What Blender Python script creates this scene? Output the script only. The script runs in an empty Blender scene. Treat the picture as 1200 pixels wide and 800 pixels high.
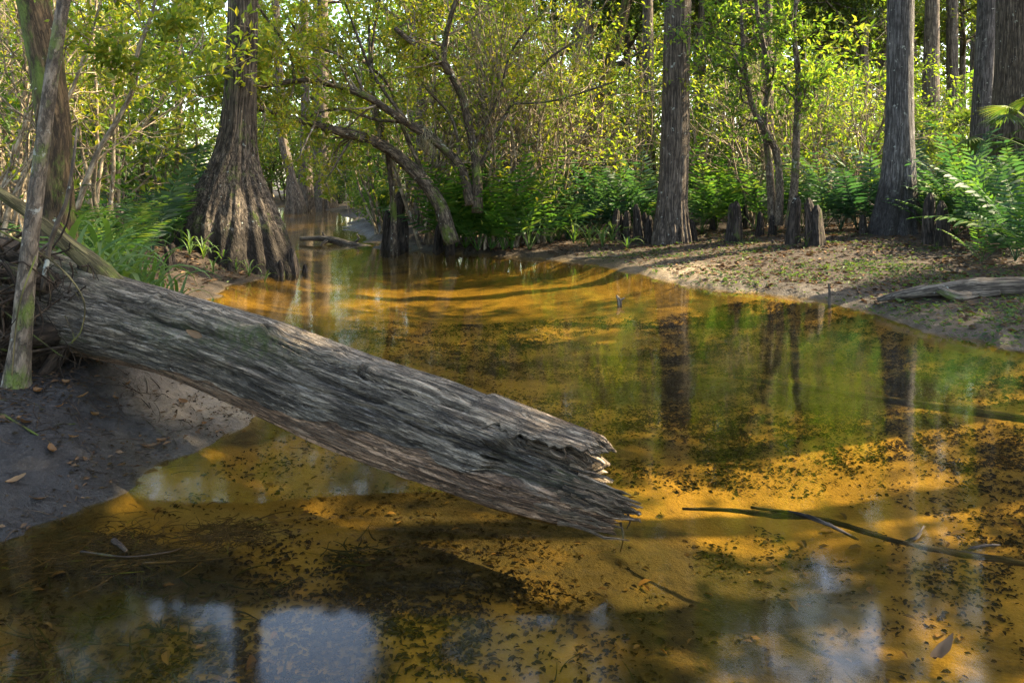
import bpy, math, random
import numpy as np
from mathutils import Vector, Matrix

# ------------------------------------------------------------------ camera, sky, sun, exposure
sc = bpy.context.scene
COL = sc.collection
F, H, CX, CY = 942.0, 1.60, 600.0, 215.0        # focal length and horizon in 1200x800 units, eye height
cam_d = bpy.data.cameras.new('camera')
cam = bpy.data.objects.new('camera', cam_d); COL.objects.link(cam)
cam.location = (0, 0, H)
cam.rotation_euler = (math.radians(90), 0, 0)
cam_d.sensor_width = 36.0
cam_d.lens = 36.0 * F / 1200.0
cam_d.shift_y = -(400.0 - CY) / 1200.0
cam_d.clip_start, cam_d.clip_end = 0.05, 2000
sc.camera = cam

SUN_AZ, SUN_EL = math.radians(76), math.radians(41)      # azimuth clockwise from +Y
w = bpy.data.worlds.new('World'); sc.world = w; w.use_nodes = True
nt = w.node_tree; bg = nt.nodes['Background']
sky = nt.nodes.new('ShaderNodeTexSky'); sky.sky_type = 'NISHITA'; sky.sun_disc = False
sky.air_density = 1.0; sky.dust_density = 2.0; sky.ozone_density = 0.6
sky.sun_elevation, sky.sun_rotation = SUN_EL, SUN_AZ
nt.links.new(sky.outputs[0], bg.inputs[0]); bg.inputs[1].default_value = 0.15
sd = bpy.data.lights.new('sun', 'SUN'); sd.energy = 4.2; sd.angle = math.radians(0.53); sd.color = (1.0, 0.86, 0.62)
so = bpy.data.objects.new('sun', sd); COL.objects.link(so)
sv = Vector((math.sin(SUN_AZ) * math.cos(SUN_EL), math.cos(SUN_AZ) * math.cos(SUN_EL), math.sin(SUN_EL)))
so.rotation_euler = sv.to_track_quat('Z', 'Y').to_euler(); so.location = (30, 20, 40)
vs = sc.view_settings; vs.view_transform = 'Standard'; vs.look = 'None'; vs.gamma = 1.0
vs.use_curve_mapping = False; vs.exposure = 2.8
vs.use_white_balance = True; vs.white_balance_temperature = 7300; vs.white_balance_tint = 10
cy = sc.cycles
cy.max_bounces = 6; cy.diffuse_bounces = 4; cy.glossy_bounces = 2; cy.transmission_bounces = 3; cy.transparent_max_bounces = 8
cy.caustics_reflective = False; cy.caustics_refractive = False
cy.use_denoising = True; cy.denoising_prefilter = 'NONE'; cy.sample_clamp_indirect = 6.0

# ------------------------------------------------------------------ maths helpers
def at(px, py, d):
    return np.array([(px - CX) / F * d, d, H - (py - CY) / F * d])

def _hash(i, j, k, s):
    n = (i.astype(np.int64) * 374761393 + j.astype(np.int64) * 668265263 + k.astype(np.int64) * 2147483647 + s * 974711) & 0xffffffff
    n = ((n ^ (n >> 13)) * 1274126177) & 0xffffffff
    n = ((n ^ (n >> 16)) * 2246822519) & 0xffffffff
    n = n ^ (n >> 15)
    return (n & 0xffffff) / float(0x800000) - 1.0

def vn(p, seed=0):
    p = np.asarray(p, float); i = np.floor(p).astype(np.int64); f = p - i; f = f * f * (3 - 2 * f)
    x, y, z = i[..., 0], i[..., 1], i[..., 2]; a, b, c = f[..., 0], f[..., 1], f[..., 2]
    def L(u, v, t): return u + (v - u) * t
    h = lambda dx, dy, dz: _hash(x + dx, y + dy, z + dz, seed)
    return L(L(L(h(0,0,0), h(1,0,0), a), L(h(0,1,0), h(1,1,0), a), b), L(L(h(0,0,1), h(1,0,1), a), L(h(0,1,1), h(1,1,1), a), b), c)

def fbm(p, octv=4, seed=0, gain=.5):
    p = np.asarray(p, float); s = 0; am = 1; tot = 0
    for o in range(octv):
        s = s + am * vn(p * (2.03 ** o) + o * 17.3, seed + o); tot += am; am *= gain
    return s / tot

def n2(x, y, sc_=1., octv=3, seed=0):
    return fbm(np.stack([np.asarray(x, float) * sc_, np.asarray(y, float) * sc_, np.zeros_like(np.asarray(x, float)) + .37], -1), octv, seed)

def sstep(a, b, x):
    t = np.clip((x - a) / (b - a), 0, 1); return t * t * (3 - 2 * t)

def norm(v):
    v = np.asarray(v, float); return v / (np.linalg.norm(v, axis=-1, keepdims=True) + 1e-12)

# ------------------------------------------------------------------ shoreline and terrain height
SHORE = np.array([(-3.4,-14),(-2.7,0),(-2.35,2.4),(-2.22,3.46),(-2.06,3.9),(-2.0,4.6),(-1.68,5.3),(-1.95,6.3),(-2.9,8.5),
    (-4.15,11.2),(-4.45,12.5),(-4.1,13.4),(-3.95,14.6),(-4.7,15.8),(-6.3,17.6),(-9,21.5),(-12,28),(-15,36),(-17,45),(-17.5,53),
    (-13,56),(-11.2,49),(-9.2,43),(-6.6,34),(-6.3,31),(-4.9,25),(-3.35,20.4),(-1.3,18.2),(0.4,17.3),(1.72,16.2),(2.17,14.6),
    (2.67,12.56),(3.37,11.77),(4.15,11.16),(4.44,9.72),(4.5,8.37),(4.95,7.4),(5.8,6.0),(6.4,4),(6.8,0),(7.0,-14)], float)

def shore_sd(x, y):
    x = np.asarray(x, float); y = np.asarray(y, float)
    A = SHORE; B = np.roll(SHORE, -1, 0)
    d2 = np.full(x.shape, 1e18); ins = np.zeros(x.shape, bool)
    for (ax, ay), (bx, by) in zip(A, B):
        ex, ey = bx - ax, by - ay
        t = np.clip(((x - ax) * ex + (y - ay) * ey) / (ex * ex + ey * ey), 0, 1)
        d2 = np.minimum(d2, (x - ax - t * ex) ** 2 + (y - ay - t * ey) ** 2)
        c = (ay > y) != (by > y)
        with np.errstate(divide='ignore', invalid='ignore'):
            ins ^= c & (x < (bx - ax) * (y - ay) / (by - ay + 1e-15) + ax)
    return np.sqrt(d2) * np.where(ins, -1, 1)

def ground(x, y, detail=True):
    x = np.asarray(x, float); y = np.asarray(y, float)
    s = shore_sd(x, y)
    s = s + 0.22 * n2(x, y, .9, 3, 5) * np.clip(y / 6, .4, 3) + .17 * n2(x, y, 3.6, 4, 6) + .05 * n2(x, y, 13., 3, 7)
    land = .10 * (1 - np.exp(-np.maximum(s, 0) / .35)) + .065 * np.minimum(np.maximum(s, 0), 7) + .5 * sstep(12, 60, s)
    land = land + .26 * np.exp(-((x + 3.0) ** 2 / 1.3 + (y - 5.2) ** 2 / 2.2)) * sstep(0, .9, s)
    land = land + .15 * np.exp(-((x - 8) ** 2 / 16 + (y - 15.5) ** 2 / 14)) * sstep(0, 2, s)
    land = land + .30 * sstep(.15, 1.8, s) * sstep(-1.8, -2.6, x) * sstep(5.2, 6.5, y) * sstep(30, 18, y)
    bed = -.34 * (1 - np.exp(np.minimum(s, 0) / .8)) - .10 * sstep(-1.2, -3.5, s)
    h = np.where(s > 0, land, bed)
    if detail:
        h = h + sstep(.0, .35, s) * (.026 * n2(x, y, 6.5, 4, 17) - .018 * np.clip(n2(x, y, 3.4, 2, 18) - .15, 0, 1)) + sstep(.05, 1.5, s) * (.06 * n2(x, y, .7, 3, 11) + .03 * n2(x, y, 3.1, 3, 12)) + sstep(0, .3, s) * .012 * n2(x, y, 11, 2, 13)
        h = h + sstep(-.1, -1, s) * (.05 * n2(x, y, .8, 2, 14) + .012 * n2(x, y, 5, 2, 15))
    return h

def hit(px, py, d0=2.0, d1=90.):
    d = np.geomspace(d0, d1, 900); P = at(px, py, 1.0)
    x = P[0] * d; z = H + (P[2] - H) * d
    g = ground(x, d); k = np.argmax(z <= g)
    if z[k] > g[k]: k = len(d) - 1
    return np.array([x[k], d[k], g[k]])

def gz(x, y): return float(ground(np.array([x]), np.array([y]))[0])

# ------------------------------------------------------------------ mesh helpers
class MB:
    def __init__(s): s.v = []; s.q = []; s.t = []; s.n = 0; s.grain = []
    def add(s, v, q=None, t=None, grain=None):
        v = np.asarray(v, float).reshape(-1, 3)
        if q is not None and len(q): s.q.append(np.asarray(q, np.int64).reshape(-1, 4) + s.n)
        if t is not None and len(t): s.t.append(np.asarray(t, np.int64).reshape(-1, 3) + s.n)
        s.v.append(v); s.grain.append(v if grain is None else np.asarray(grain, float).reshape(-1, 3)); s.n += len(v)
    def mesh(s, name, mat, smooth=True, attrs=None):
        me = bpy.data.meshes.new(name)
        v = np.concatenate(s.v) if s.v else np.zeros((0, 3))
        q = np.concatenate(s.q) if s.q else np.zeros((0, 4), np.int64)
        t = np.concatenate(s.t) if s.t else np.zeros((0, 3), np.int64)
        me.vertices.add(len(v)); me.vertices.foreach_set('co', v.astype(np.float32).ravel())
        me.loops.add(q.size + t.size); me.polygons.add(len(q) + len(t))
        me.loops.foreach_set('vertex_index', np.concatenate([q.ravel(), t.ravel()]).astype(np.int32))
        st = np.concatenate([np.arange(len(q)) * 4, q.size + np.arange(len(t)) * 3]).astype(np.int32)
        me.polygons.foreach_set('loop_start', st)
        me.polygons.foreach_set('use_smooth', np.full(len(st), smooth, bool))
        a = me.attributes.new('grain', 'FLOAT_VECTOR', 'POINT')
        a.data.foreach_set('vector', np.concatenate(s.grain).astype(np.float32).ravel())
        for k, arr in (attrs or {}).items():
            b = me.attributes.new(k, 'FLOAT_COLOR', 'POINT')
            c = np.ones((len(v), 4), np.float32); c[:, :arr.shape[1]] = arr
            b.data.foreach_set('color', c.ravel())
        me.update(calc_edges=True); me.validate()
        me.materials.append(mat)
        return me

def frames(P):
    P = np.asarray(P, float); T = norm(np.gradient(P, axis=0))
    a = np.array([0, 0, 1.]) if abs(T[0][2]) < .9 else np.array([1., 0, 0])
    U = [norm(a - T[0] * a.dot(T[0]))]
    for k in range(1, len(P)):
        u = U[-1] - T[k] * U[-1].dot(T[k]); U.append(norm(u))
    U = np.array(U); return T, U, np.cross(T, U)

def tube(mb, P, R, sides=8, lump=0., seed=0, cap=True, lumpscale=3.):
    P = np.asarray(P, float); R = np.broadcast_to(np.asarray(R, float), (len(P),)).copy()
    T, U, S = frames(P); th = np.arange(sides) / sides * 2 * np.pi
    c, s_ = np.cos(th), np.sin(th)
    arc = np.concatenate([[0], np.cumsum(np.linalg.norm(np.diff(P, axis=0), axis=1))])
    RR = R[:, None] * np.ones(sides)[None]
    rm = max(R.max(), 1e-4)
    G = np.stack([c[None] * R[:, None], s_[None] * R[:, None], arc[:, None] * np.ones(sides)[None]], -1)
    if lump:
        RR = RR * (1 + lump * fbm(np.stack([c[None] * 1.4 + 0 * arc[:, None], s_[None] * 1.4 + 0 * arc[:, None], arc[:, None] / rm / lumpscale + 0 * c[None]], -1), 3, seed))
    V = P[:, None] + RR[..., None] * (c[None, :, None] * U[:, None] + s_[None, :, None] * S[:, None])
    n = len(P); i = np.arange(n - 1)[:, None] * sides; j = np.arange(sides)[None]; j2 = (j + 1) % sides
    q = np.stack([i + j, i + j2, i + sides + j2, i + sides + j], -1).reshape(-1, 4)
    V = V.reshape(-1, 3); G = G.reshape(-1, 3); t = None
    if cap:
        V = np.vstack([V, P[-1] + T[-1] * R[-1] * .5, P[0]]); G = np.vstack([G, [0, 0, arc[-1]], [0, 0, 0]])
        b = (n - 1) * sides; jj = np.arange(sides); k2 = (jj + 1) % sides
        t = np.concatenate([np.stack([b + jj, b + k2, np.full(sides, n * sides)], -1), np.stack([k2, jj, np.full(sides, n * sides + 1)], -1)])
    mb.add(V, q, t, G + np.array([seed % 97 * .71, seed % 31 * .37, seed % 53 * .53]))

def curve(pts, n):
    P = np.asarray(pts, float); m = len(P)
    if m == 2: return P[0] + (P[1] - P[0]) * np.linspace(0, 1, n)[:, None]
    Q = np.vstack([2 * P[0] - P[1], P, 2 * P[-1] - P[-2]])
    out = []
    for t in np.linspace(0, m - 1 - 1e-6, n):
        i = int(t); f = t - i; a, b, c, d = Q[i], Q[i+1], Q[i+2], Q[i+3]
        out.append(.5 * (2*b + (c-a)*f + (2*a-5*b+4*c-d)*f*f + (3*b-a-3*c+d)*f**3))
    return np.array(out)

def leaf_cloud(mb, pos, axis, nrm, ln, wd, fine=False, fold=.25):
    pos = np.asarray(pos, float); axis = norm(axis); S = norm(np.cross(axis, nrm)); N = np.cross(S, axis)
    ln = np.asarray(ln)[:, None]; wd = np.asarray(wd)[:, None]; n = len(pos)
    if n == 0: return
    up = N * wd * fold
    if not fine:
        V = np.stack([pos, pos + axis * ln * .45 + S * wd * .5 + up, pos + axis * ln, pos + axis * ln * .45 - S * wd * .5 + up], 1)
        b = np.arange(n)[:, None] * 4
        mb.add(V, None, np.concatenate([b + [[0, 2, 1]], b + [[0, 3, 2]]]))
    else:
        dr = -N * ln * .12
        V = np.stack([pos, pos + axis * ln * .3 + S * wd * .46 + up, pos + axis * ln * .68 + S * wd * .38 + up + dr * .5, pos + axis * ln + dr,
                      pos + axis * ln * .68 - S * wd * .38 + up + dr * .5, pos + axis * ln * .3 - S * wd * .46 + up, pos + axis * ln * .35, pos + axis * ln * .7 + dr * .4], 1)
        b = np.arange(n)[:, None] * 8
        mb.add(V, np.concatenate([b + [[6, 7, 2, 1]], b + [[6, 5, 4, 7]]]), np.concatenate([b + [[0, 6, 1]], b + [[0, 5, 6]], b + [[7, 3, 2]], b + [[7, 4, 3]]]))

def ob(name, me, parent=None, loc=None, rot=None, scale=None):
    o = bpy.data.objects.new(name, me); COL.objects.link(o)
    if parent is not None: o.parent = parent
    if loc is not None: o.location = tuple(float(a) for a in loc)
    if rot is not None: o.rotation_euler = rot
    if scale is not None: o.scale = (scale,) * 3 if np.isscalar(scale) else scale
    return o

def tag(o, label=None, cat=None, group=None, kind=None):
    if label: o['label'] = label
    if cat: o['category'] = cat
    if group: o['group'] = group
    if kind: o['kind'] = kind
    return o

def thing(name, label, cat, loc=(0, 0, 0), rz=0., group=None, scale=None):
    return tag(ob(name, None, None, loc, (0, 0, rz), scale), label, cat, group)

# ------------------------------------------------------------------ material helpers
class NT:
    def __init__(s, name):
        s.m = bpy.data.materials.new(name); s.m.use_nodes = True; s.t = s.m.node_tree; s.t.nodes.clear()
        s.out = s.t.nodes.new('ShaderNodeOutputMaterial')
    def n(s, typ, **kw):
        nd = s.t.nodes.new(typ)
        for k, v in kw.items():
            if k.startswith('i_'): s.set(nd.inputs[k[2:].replace('_', ' ')], v)
            elif k.startswith('x'): s.set(nd.inputs[int(k[1:])], v)
            else: setattr(nd, k, v)
        return nd
    def set(s, sock, v):
        if isinstance(v, bpy.types.NodeSocket): s.t.links.new(v, sock)
        elif isinstance(v, bpy.types.Node): s.t.links.new(v.outputs[0], sock)
        else:
            if sock.type == 'RGBA' and len(v) == 3: v = (*v, 1)
            sock.default_value = v
    def noise(s, vec, scale=5., detail=4., rough=.55, dist=0.):
        return s.n('ShaderNodeTexNoise', i_Vector=vec, i_Scale=scale, i_Detail=detail, i_Roughness=rough, i_Distortion=dist).outputs[0]
    def vmul(s, vec, xyz): return s.n('ShaderNodeVectorMath', operation='MULTIPLY', x0=vec, x1=xyz).outputs[0]
    def vadd(s, vec, b): return s.n('ShaderNodeVectorMath', operation='ADD', x0=vec, x1=b).outputs[0]
    def math(s, op, a, b=0., clamp=False): return s.n('ShaderNodeMath', operation=op, x0=a, x1=b, use_clamp=clamp).outputs[0]
    def ss(s, v, a, b): return s.n('ShaderNodeMapRange', interpolation_type='SMOOTHSTEP', i_Value=v, i_From_Min=a, i_From_Max=b).outputs[0]
    def mix(s, f, a, b, mode='MIX'):
        nd = s.n('ShaderNodeMix', data_type='RGBA', blend_type=mode)
        s.set(nd.inputs[0], f); s.set(nd.inputs[6], a); s.set(nd.inputs[7], b); return nd.outputs[2]
    def attr(s, name): return s.n('ShaderNodeAttribute', attribute_name=name)
    def bump(s, h, st=.5, dist=.02, nrm=None):
        b = s.n('ShaderNodeBump', i_Height=h, i_Strength=st, i_Distance=dist)
        if nrm is not None: s.set(b.inputs['Normal'], nrm)
        return b.outputs[0]
    def bsdf(s, col, rough=.8, nrm=None, spec=.3):
        b = s.n('ShaderNodeBsdfPrincipled', i_Base_Color=col, i_Roughness=rough); b.inputs['Specular IOR Level'].default_value = spec
        if nrm is not None: s.set(b.inputs['Normal'], nrm)
        return b.outputs[0]
    def done(s, sh): s.t.links.new(sh, s.out.inputs[0]); return s.m

def leaf_mat(name, cols, trans=.45, gloss=.06, tr_tint=(1.25, 1.25, .5), tr_gain=1.6):
    m = NT(name); g = m.n('ShaderNodeNewGeometry'); oi = m.n('ShaderNodeObjectInfo')
    r = m.math('ADD', g.outputs['Random Per Island'], m.math('MULTIPLY', m.math('SUBTRACT', oi.outputs['Random'], .5), .6), )
    cr = m.n('ShaderNodeValToRGB', i_Fac=r); e = cr.color_ramp.elements
    e[0].position, e[0].color = 0., (*cols[0], 1); e[1].position, e[1].color = 1., (*cols[-1], 1)
    for k, c in enumerate(cols[1:-1]):
        x = e.new((k + 1) / (len(cols) - 1)); x.color = (*c, 1)
    col = cr.outputs[0]
    d = m.n('ShaderNodeBsdfDiffuse', i_Color=col); t = m.n('ShaderNodeBsdfTranslucent', i_Color=m.mix(1., col, tuple(a * tr_gain for a in tr_tint), 'MULTIPLY'))
    mx = m.n('ShaderNodeMixShader', x0=trans, x1=d, x2=t)
    gl = m.n('ShaderNodeBsdfGlossy', i_Color=(.7, .72, .68), i_Roughness=.55)
    return m.done(m.n('ShaderNodeMixShader', x0=gloss * .35, x1=mx, x2=gl).outputs[0])

def bark_mat(name, dark, light, streak=(9, 9, .9), lichen=.0, lichen_col=(.34, .37, .33), moss=0., moss_col=(.06, .085, .015), bump=.7, wet=None, bdist=.03):
    m = NT(name); g = m.attr('grain').outputs['Vector']; oi = m.n('ShaderNodeObjectInfo')
    off = m.n('ShaderNodeCombineXYZ', x0=m.math('MULTIPLY', oi.outputs['Random'], 37.), x2=m.math('MULTIPLY', oi.outputs['Random'], 91.))
    g = m.vadd(g, off.outputs[0])
    gs = m.vmul(g, streak)
    a = m.noise(gs, 2.2, 6, .62, .4); b = m.noise(g, 6., 4, .6); c = m.noise(m.vmul(gs, (3, 3, 3)), 2.4, 5, .65)
    col = m.mix(m.ss(a, .36, .66), dark, light)
    col = m.mix(m.math('MULTIPLY', m.ss(c, .5, .75), .55), col, tuple(min(1, x * 1.5) for x in light))
    col = m.mix(m.math('MULTIPLY', m.ss(b, .45, .7), .5), col, tuple(x * .55 for x in dark))
    ck = m.math('SUBTRACT', 1., m.ss(m.math('ABSOLUTE', m.math('SUBTRACT', m.noise(gs, 1.7, 4, .6, .3), .5)), .015, .085))
    col = m.mix(m.math('MULTIPLY', ck, .65), col, tuple(x * .3 for x in dark))
    if moss:
        mm = m.math('MULTIPLY', m.ss(m.noise(m.vmul(g, (1, 1, .5)), 3.2, 6, .7), .62 - moss * .35, .72 - moss * .2), .85)
        col = m.mix(mm, col, m.mix(m.noise(g, 30, 3), moss_col, tuple(x * 1.9 for x in moss_col)))
    if lichen:
        lm = m.math('MULTIPLY', m.ss(m.noise(g, 9., 5, .62), .70 - lichen * .25, .74 - lichen * .22), .8)
        col = m.mix(lm, col, lichen_col)
    if wet is not None:
        z = m.n('ShaderNodeSeparateXYZ', x0=m.n('ShaderNodeTexCoord').outputs['Object']).outputs[2]
        z = m.math('ADD', z, m.math('MULTIPLY', m.math('SUBTRACT', m.noise(m.vmul(g, (5, 5, .6)), 1.6, 4), .5), wet * .8))
        wm = m.math('SUBTRACT', 1., m.ss(z, wet * .75, wet * 1.1))
        col = m.mix(m.math('MULTIPLY', wm, .75), col, tuple(x * .35 for x in dark))
    hgt = m.math('SUBTRACT', m.math('ADD', m.math('MULTIPLY', a, 1.), m.math('MULTIPLY', c, .45)), m.math('MULTIPLY', ck, .5))
    return m.done(m.bsdf(col, .85, m.bump(hgt, bump, bdist), .2))

# bark, leaf and other materials -------------------------------------------------------------
M = {}
M['cypress'] = bark_mat('cypress_bark', (.05, .041, .035), (.19, .155, .125), (14, 14, .9), lichen=.28, wet=None)
M['cypress_buttress'] = bark_mat('buttress_bark', (.03, .025, .021), (.16, .13, .10), (12, 12, .6), lichen=.2, moss=.15, wet=.5, bdist=.05)
M['cypress_wet'] = bark_mat('cypress_waterline_bark', (.055, .052, .052), (.19, .18, .175), (16, 16, 1.), lichen=.3, wet=1.05)
M['cypress_far'] = bark_mat('far_bark', (.07, .055, .042), (.22, .175, .13), (11, 11, .9), lichen=.2, bump=.4)
M['oak'] = bark_mat('oak_bark', (.045, .036, .027), (.17, .137, .10), (7, 7, 2.2), lichen=.3, moss=.3)
M['mossy'] = bark_mat('mossy_bark', (.032, .023, .013), (.115, .075, .038), (8, 8, 1.5), moss=.42, lichen=.1)
M['sapling'] = bark_mat('sapling_bark', (.075, .06, .045), (.20, .16, .12), (9, 9, 3.5), lichen=.36, lichen_col=(.27, .27, .235), moss=.22)
M['twig'] = bark_mat('twig_bark', (.15, .115, .08), (.40, .33, .23), (6, 6, 2.), lichen=.35, bump=.2, lichen_col=(.42, .42, .36))
M['twig_dark'] = bark_mat('dark_twig_bark', (.07, .055, .04), (.17, .135, .10), (6, 6, 2.), lichen=.2, bump=.2)
M['knee'] = bark_mat('knee_bark', (.02, .017, .015), (.08, .064, .052), (10, 10, 1.2), lichen=.1, moss=.1)
M['deadwood'] = bark_mat('dead_wood', (.06, .05, .042), (.24, .205, .165), (14, 14, .8), lichen=.1, moss=.1)
M['root'] = bark_mat('root_bark', (.022, .016, .011), (.085, .058, .038), (8, 8, 2.), moss=.15)
M['mossy_limb'] = bark_mat('mossy_limb_bark', (.05, .042, .018), (.18, .145, .065), (9, 9, 1.), moss=.45, moss_col=(.10, .12, .02))
M['leaf_yellow'] = leaf_mat('yellow_green_leaves', [(.06, .10, .014), (.11, .17, .024), (.17, .21, .03), (.24, .22, .035)], .5)
M['leaf_green'] = leaf_mat('green_leaves', [(.04, .085, .018), (.07, .14, .026), (.11, .18, .03), (.16, .18, .035)], .5)
M['leaf_dark'] = leaf_mat('dark_leaves', [(.025, .055, .015), (.045, .09, .02), (.08, .12, .025)], .45, gloss=.09)
M['leaf_canopy'] = leaf_mat('canopy_leaves', [(.03, .055, .015), (.06, .10, .02), (.10, .12, .025)], .45)
M['fern'] = leaf_mat('fern_green', [(.018, .055, .018), (.03, .085, .025), (.055, .12, .03), (.09, .13, .035)], .4, gloss=.07)
M['fern_blue'] = leaf_mat('fern_blue_green', [(.014, .045, .026), (.022, .065, .038), (.045, .095, .045)], .36, gloss=.1)
M['fern_bright'] = leaf_mat('fern_bright_green', [(.03, .09, .018), (.045, .125, .022), (.08, .15, .026)], .46, gloss=.06)
M['strap'] = leaf_mat('strap_leaf', [(.035, .085, .025), (.06, .12, .03), (.11, .15, .05)], .4, gloss=.09)
M['palm'] = leaf_mat('palm_leaf', [(.03, .065, .02), (.055, .10, .03), (.09, .115, .035)], .4, gloss=.1)
M['litter'] = leaf_mat('leaf_litter_brown', [(.03, .019, .012), (.075, .043, .024), (.13, .08, .043), (.06, .042, .03)], .1, gloss=.04, tr_tint=(1, .8, .5))
M['fleck'] = leaf_mat('sunken_leaf', [(.010, .009, .006), (.02, .015, .009), (.045, .03, .012)], .05, gloss=.02, tr_tint=(1, .8, .5))
M['weed'] = leaf_mat('water_weed', [(.010, .014, .008), (.02, .024, .010), (.035, .035, .014)], .2, gloss=.02)
M['cover'] = leaf_mat('ground_cover', [(.025, .055, .02), (.045, .08, .025), (.075, .10, .035)], .35)
M['moss_hang'] = leaf_mat('hanging_moss', [(.16, .16, .12), (.24, .235, .17), (.30, .28, .19)], .4, gloss=.02, tr_tint=(1.1, 1.05, .85))
M['dead_leaf'] = leaf_mat('dead_leaf', [(.10, .06, .03), (.17, .09, .04), (.2, .13, .07)], .3, gloss=.05, tr_tint=(1.1, .9, .5))

# ground ---------------------------------------------------------------------------------------
def ground_material():
    m = NT('ground_soil'); pos = m.n('ShaderNodeNewGeometry').outputs['Position']
    k = m.n('ShaderNodeSeparateColor', x0=m.attr('mask').outputs['Color'])
    mud, sand, bed = k.outputs[0], k.outputs[1], k.outputs[2]
    z = m.n('ShaderNodeSeparateXYZ', x0=pos).outputs[2]
    a = m.noise(pos, 1.3, 5, .6); b = m.noise(pos, 9, 6, .68); c = m.noise(pos, 42, 5, .7); d = m.noise(pos, 3.6, 6, .65, .6)
    soil = m.mix(m.ss(b, .35, .68), (.011, .008, .0055), (.042, .027, .0165))
    soil = m.mix(m.math('MULTIPLY', m.ss(c, .45, .75), .6), soil, (.066, .043, .026))
    mudc = m.mix(m.ss(b, .3, .7), (.005, .0048, .0047), (.025, .0235, .0225))
    mudc = m.mix(m.math('MULTIPLY', m.ss(c, .5, .72), .7), mudc, (.06, .057, .056))
    mudc = m.mix(m.math('MULTIPLY', m.ss(d, .56, .70), .8), mudc, (.008, .0075, .0075))
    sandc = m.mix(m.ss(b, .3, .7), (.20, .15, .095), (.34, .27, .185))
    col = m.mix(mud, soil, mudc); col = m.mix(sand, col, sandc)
    gold = m.mix(m.ss(a, .35, .65), (.11, .068, .016), (.21, .135, .034))
    gold = m.mix(m.math('MULTIPLY', m.ss(c, .45, .8), .3), gold, (.11, .072, .022))
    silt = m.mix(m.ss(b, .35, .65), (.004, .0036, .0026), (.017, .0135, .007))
    weedp = m.mix(m.ss(c, .4, .6), (.012, .017, .005), (.04, .05, .010))
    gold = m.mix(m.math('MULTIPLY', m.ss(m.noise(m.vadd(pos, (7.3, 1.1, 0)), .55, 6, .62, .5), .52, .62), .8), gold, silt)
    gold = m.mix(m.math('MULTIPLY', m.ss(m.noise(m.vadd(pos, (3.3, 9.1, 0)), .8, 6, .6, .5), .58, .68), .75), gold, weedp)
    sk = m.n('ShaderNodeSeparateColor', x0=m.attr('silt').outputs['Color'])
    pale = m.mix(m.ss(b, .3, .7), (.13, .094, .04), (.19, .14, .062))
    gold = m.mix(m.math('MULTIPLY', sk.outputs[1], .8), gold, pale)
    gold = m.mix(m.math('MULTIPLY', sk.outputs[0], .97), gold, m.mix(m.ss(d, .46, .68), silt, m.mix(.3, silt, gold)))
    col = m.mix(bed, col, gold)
    wet = m.math('MULTIPLY', m.math('SUBTRACT', 1., m.ss(m.math('ADD', z, m.math('MULTIPLY', m.math('SUBTRACT', d, .5), .12)), .03, .2)), m.math('SUBTRACT', 1., bed))
    col = m.mix(m.math('MULTIPLY', wet, .6), col, m.mix(.75, col, (.02, .017, .014)))
    rough = m.n('ShaderNodeMapRange', i_Value=m.math('ADD', m.math('MULTIPLY', wet, .7), m.math('MULTIPLY', mud, .35)), i_To_Min=.9, i_To_Max=.35).outputs[0]
    h = m.math('ADD', m.math('MULTIPLY', b, .7), m.math('MULTIPLY', c, .35))
    return m.done(m.bsdf(col, rough, m.bump(h, 1., .05), .35))

def axis_lines(lo, hi, c0, c1, fine, grow):
    out = [c0]
    while out[-1] < c1: out.append(out[-1] + fine)
    s = fine; x = out[-1]
    while x < hi: s = min(s * grow, 30); x += s; out.append(x)
    s = fine; x = c0; left = []
    while x > lo: s = min(s * grow, 30); x -= s; left.append(x)
    return np.array(left[::-1] + out)

xs = axis_lines(-420, 420, -4.2, 5.2, .045, 1.035); ys = axis_lines(-300, 620, 2.0, 9.0, .045, 1.028)
X, Y = np.meshgrid(xs, ys); Z = ground(X, Y); S = shore_sd(X, Y)
far = sstep(60, 200, np.hypot(X, Y)); Z = Z * (1 - far) + far * .9
ny, nx = X.shape
mb = MB(); i = np.arange(ny - 1)[:, None] * nx; j = np.arange(nx - 1)[None]
mb.add(np.stack([X, Y, Z], -1), np.stack([i + j, i + j + 1, i + nx + j + 1, i + nx + j], -1).reshape(-1, 4))
mudm = sstep(-.6, -1.4, X) * sstep(10.5, 6.5, Y) * (1 - .7 * sstep(.9, 1.8, S + .5 * n2(X, Y, 1.2, 3, 3)))
warm_sun_patch = np.exp(-((X + 1.95) ** 2 / .16 + (Y - 5.55) ** 2 / .55))  # sunlit patch beside the log, its warm light painted in as pale sand
sandm = np.clip(.9 * np.exp(-((X - 2.75) ** 2 / .7 + (Y - 13.6) ** 2 / 1.6)) + .2 * sstep(.8, .1, S) * (X > 0) * (.5 + .5 * n2(X, Y, 1.1, 3, 8)) + 1. * warm_sun_patch, 0, 1)
sandm = sandm * sstep(-.35, .2, n2(X, Y, 2.3, 4, 21) + .2)
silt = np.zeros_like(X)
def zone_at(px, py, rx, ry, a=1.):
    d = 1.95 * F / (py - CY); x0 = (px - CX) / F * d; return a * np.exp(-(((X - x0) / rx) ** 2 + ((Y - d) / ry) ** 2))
for z_ in [(200, 580, .38, .42), (290, 560, .3, .3), (720, 690, .6, .4), (860, 720, .55, .45), (620, 650, .55, .35), (80, 740, .4, .3), (40, 690, .35, .25), (850, 660, .7, .25), (560, 620, .5, .3), (940, 780, .35, .3), (800, 780, .45, .3), (200, 720, .3, .25), (480, 690, .2, .25), (1000, 470, .9, .4), (760, 450, .8, .5)]: silt = np.maximum(silt, zone_at(*z_))
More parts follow.
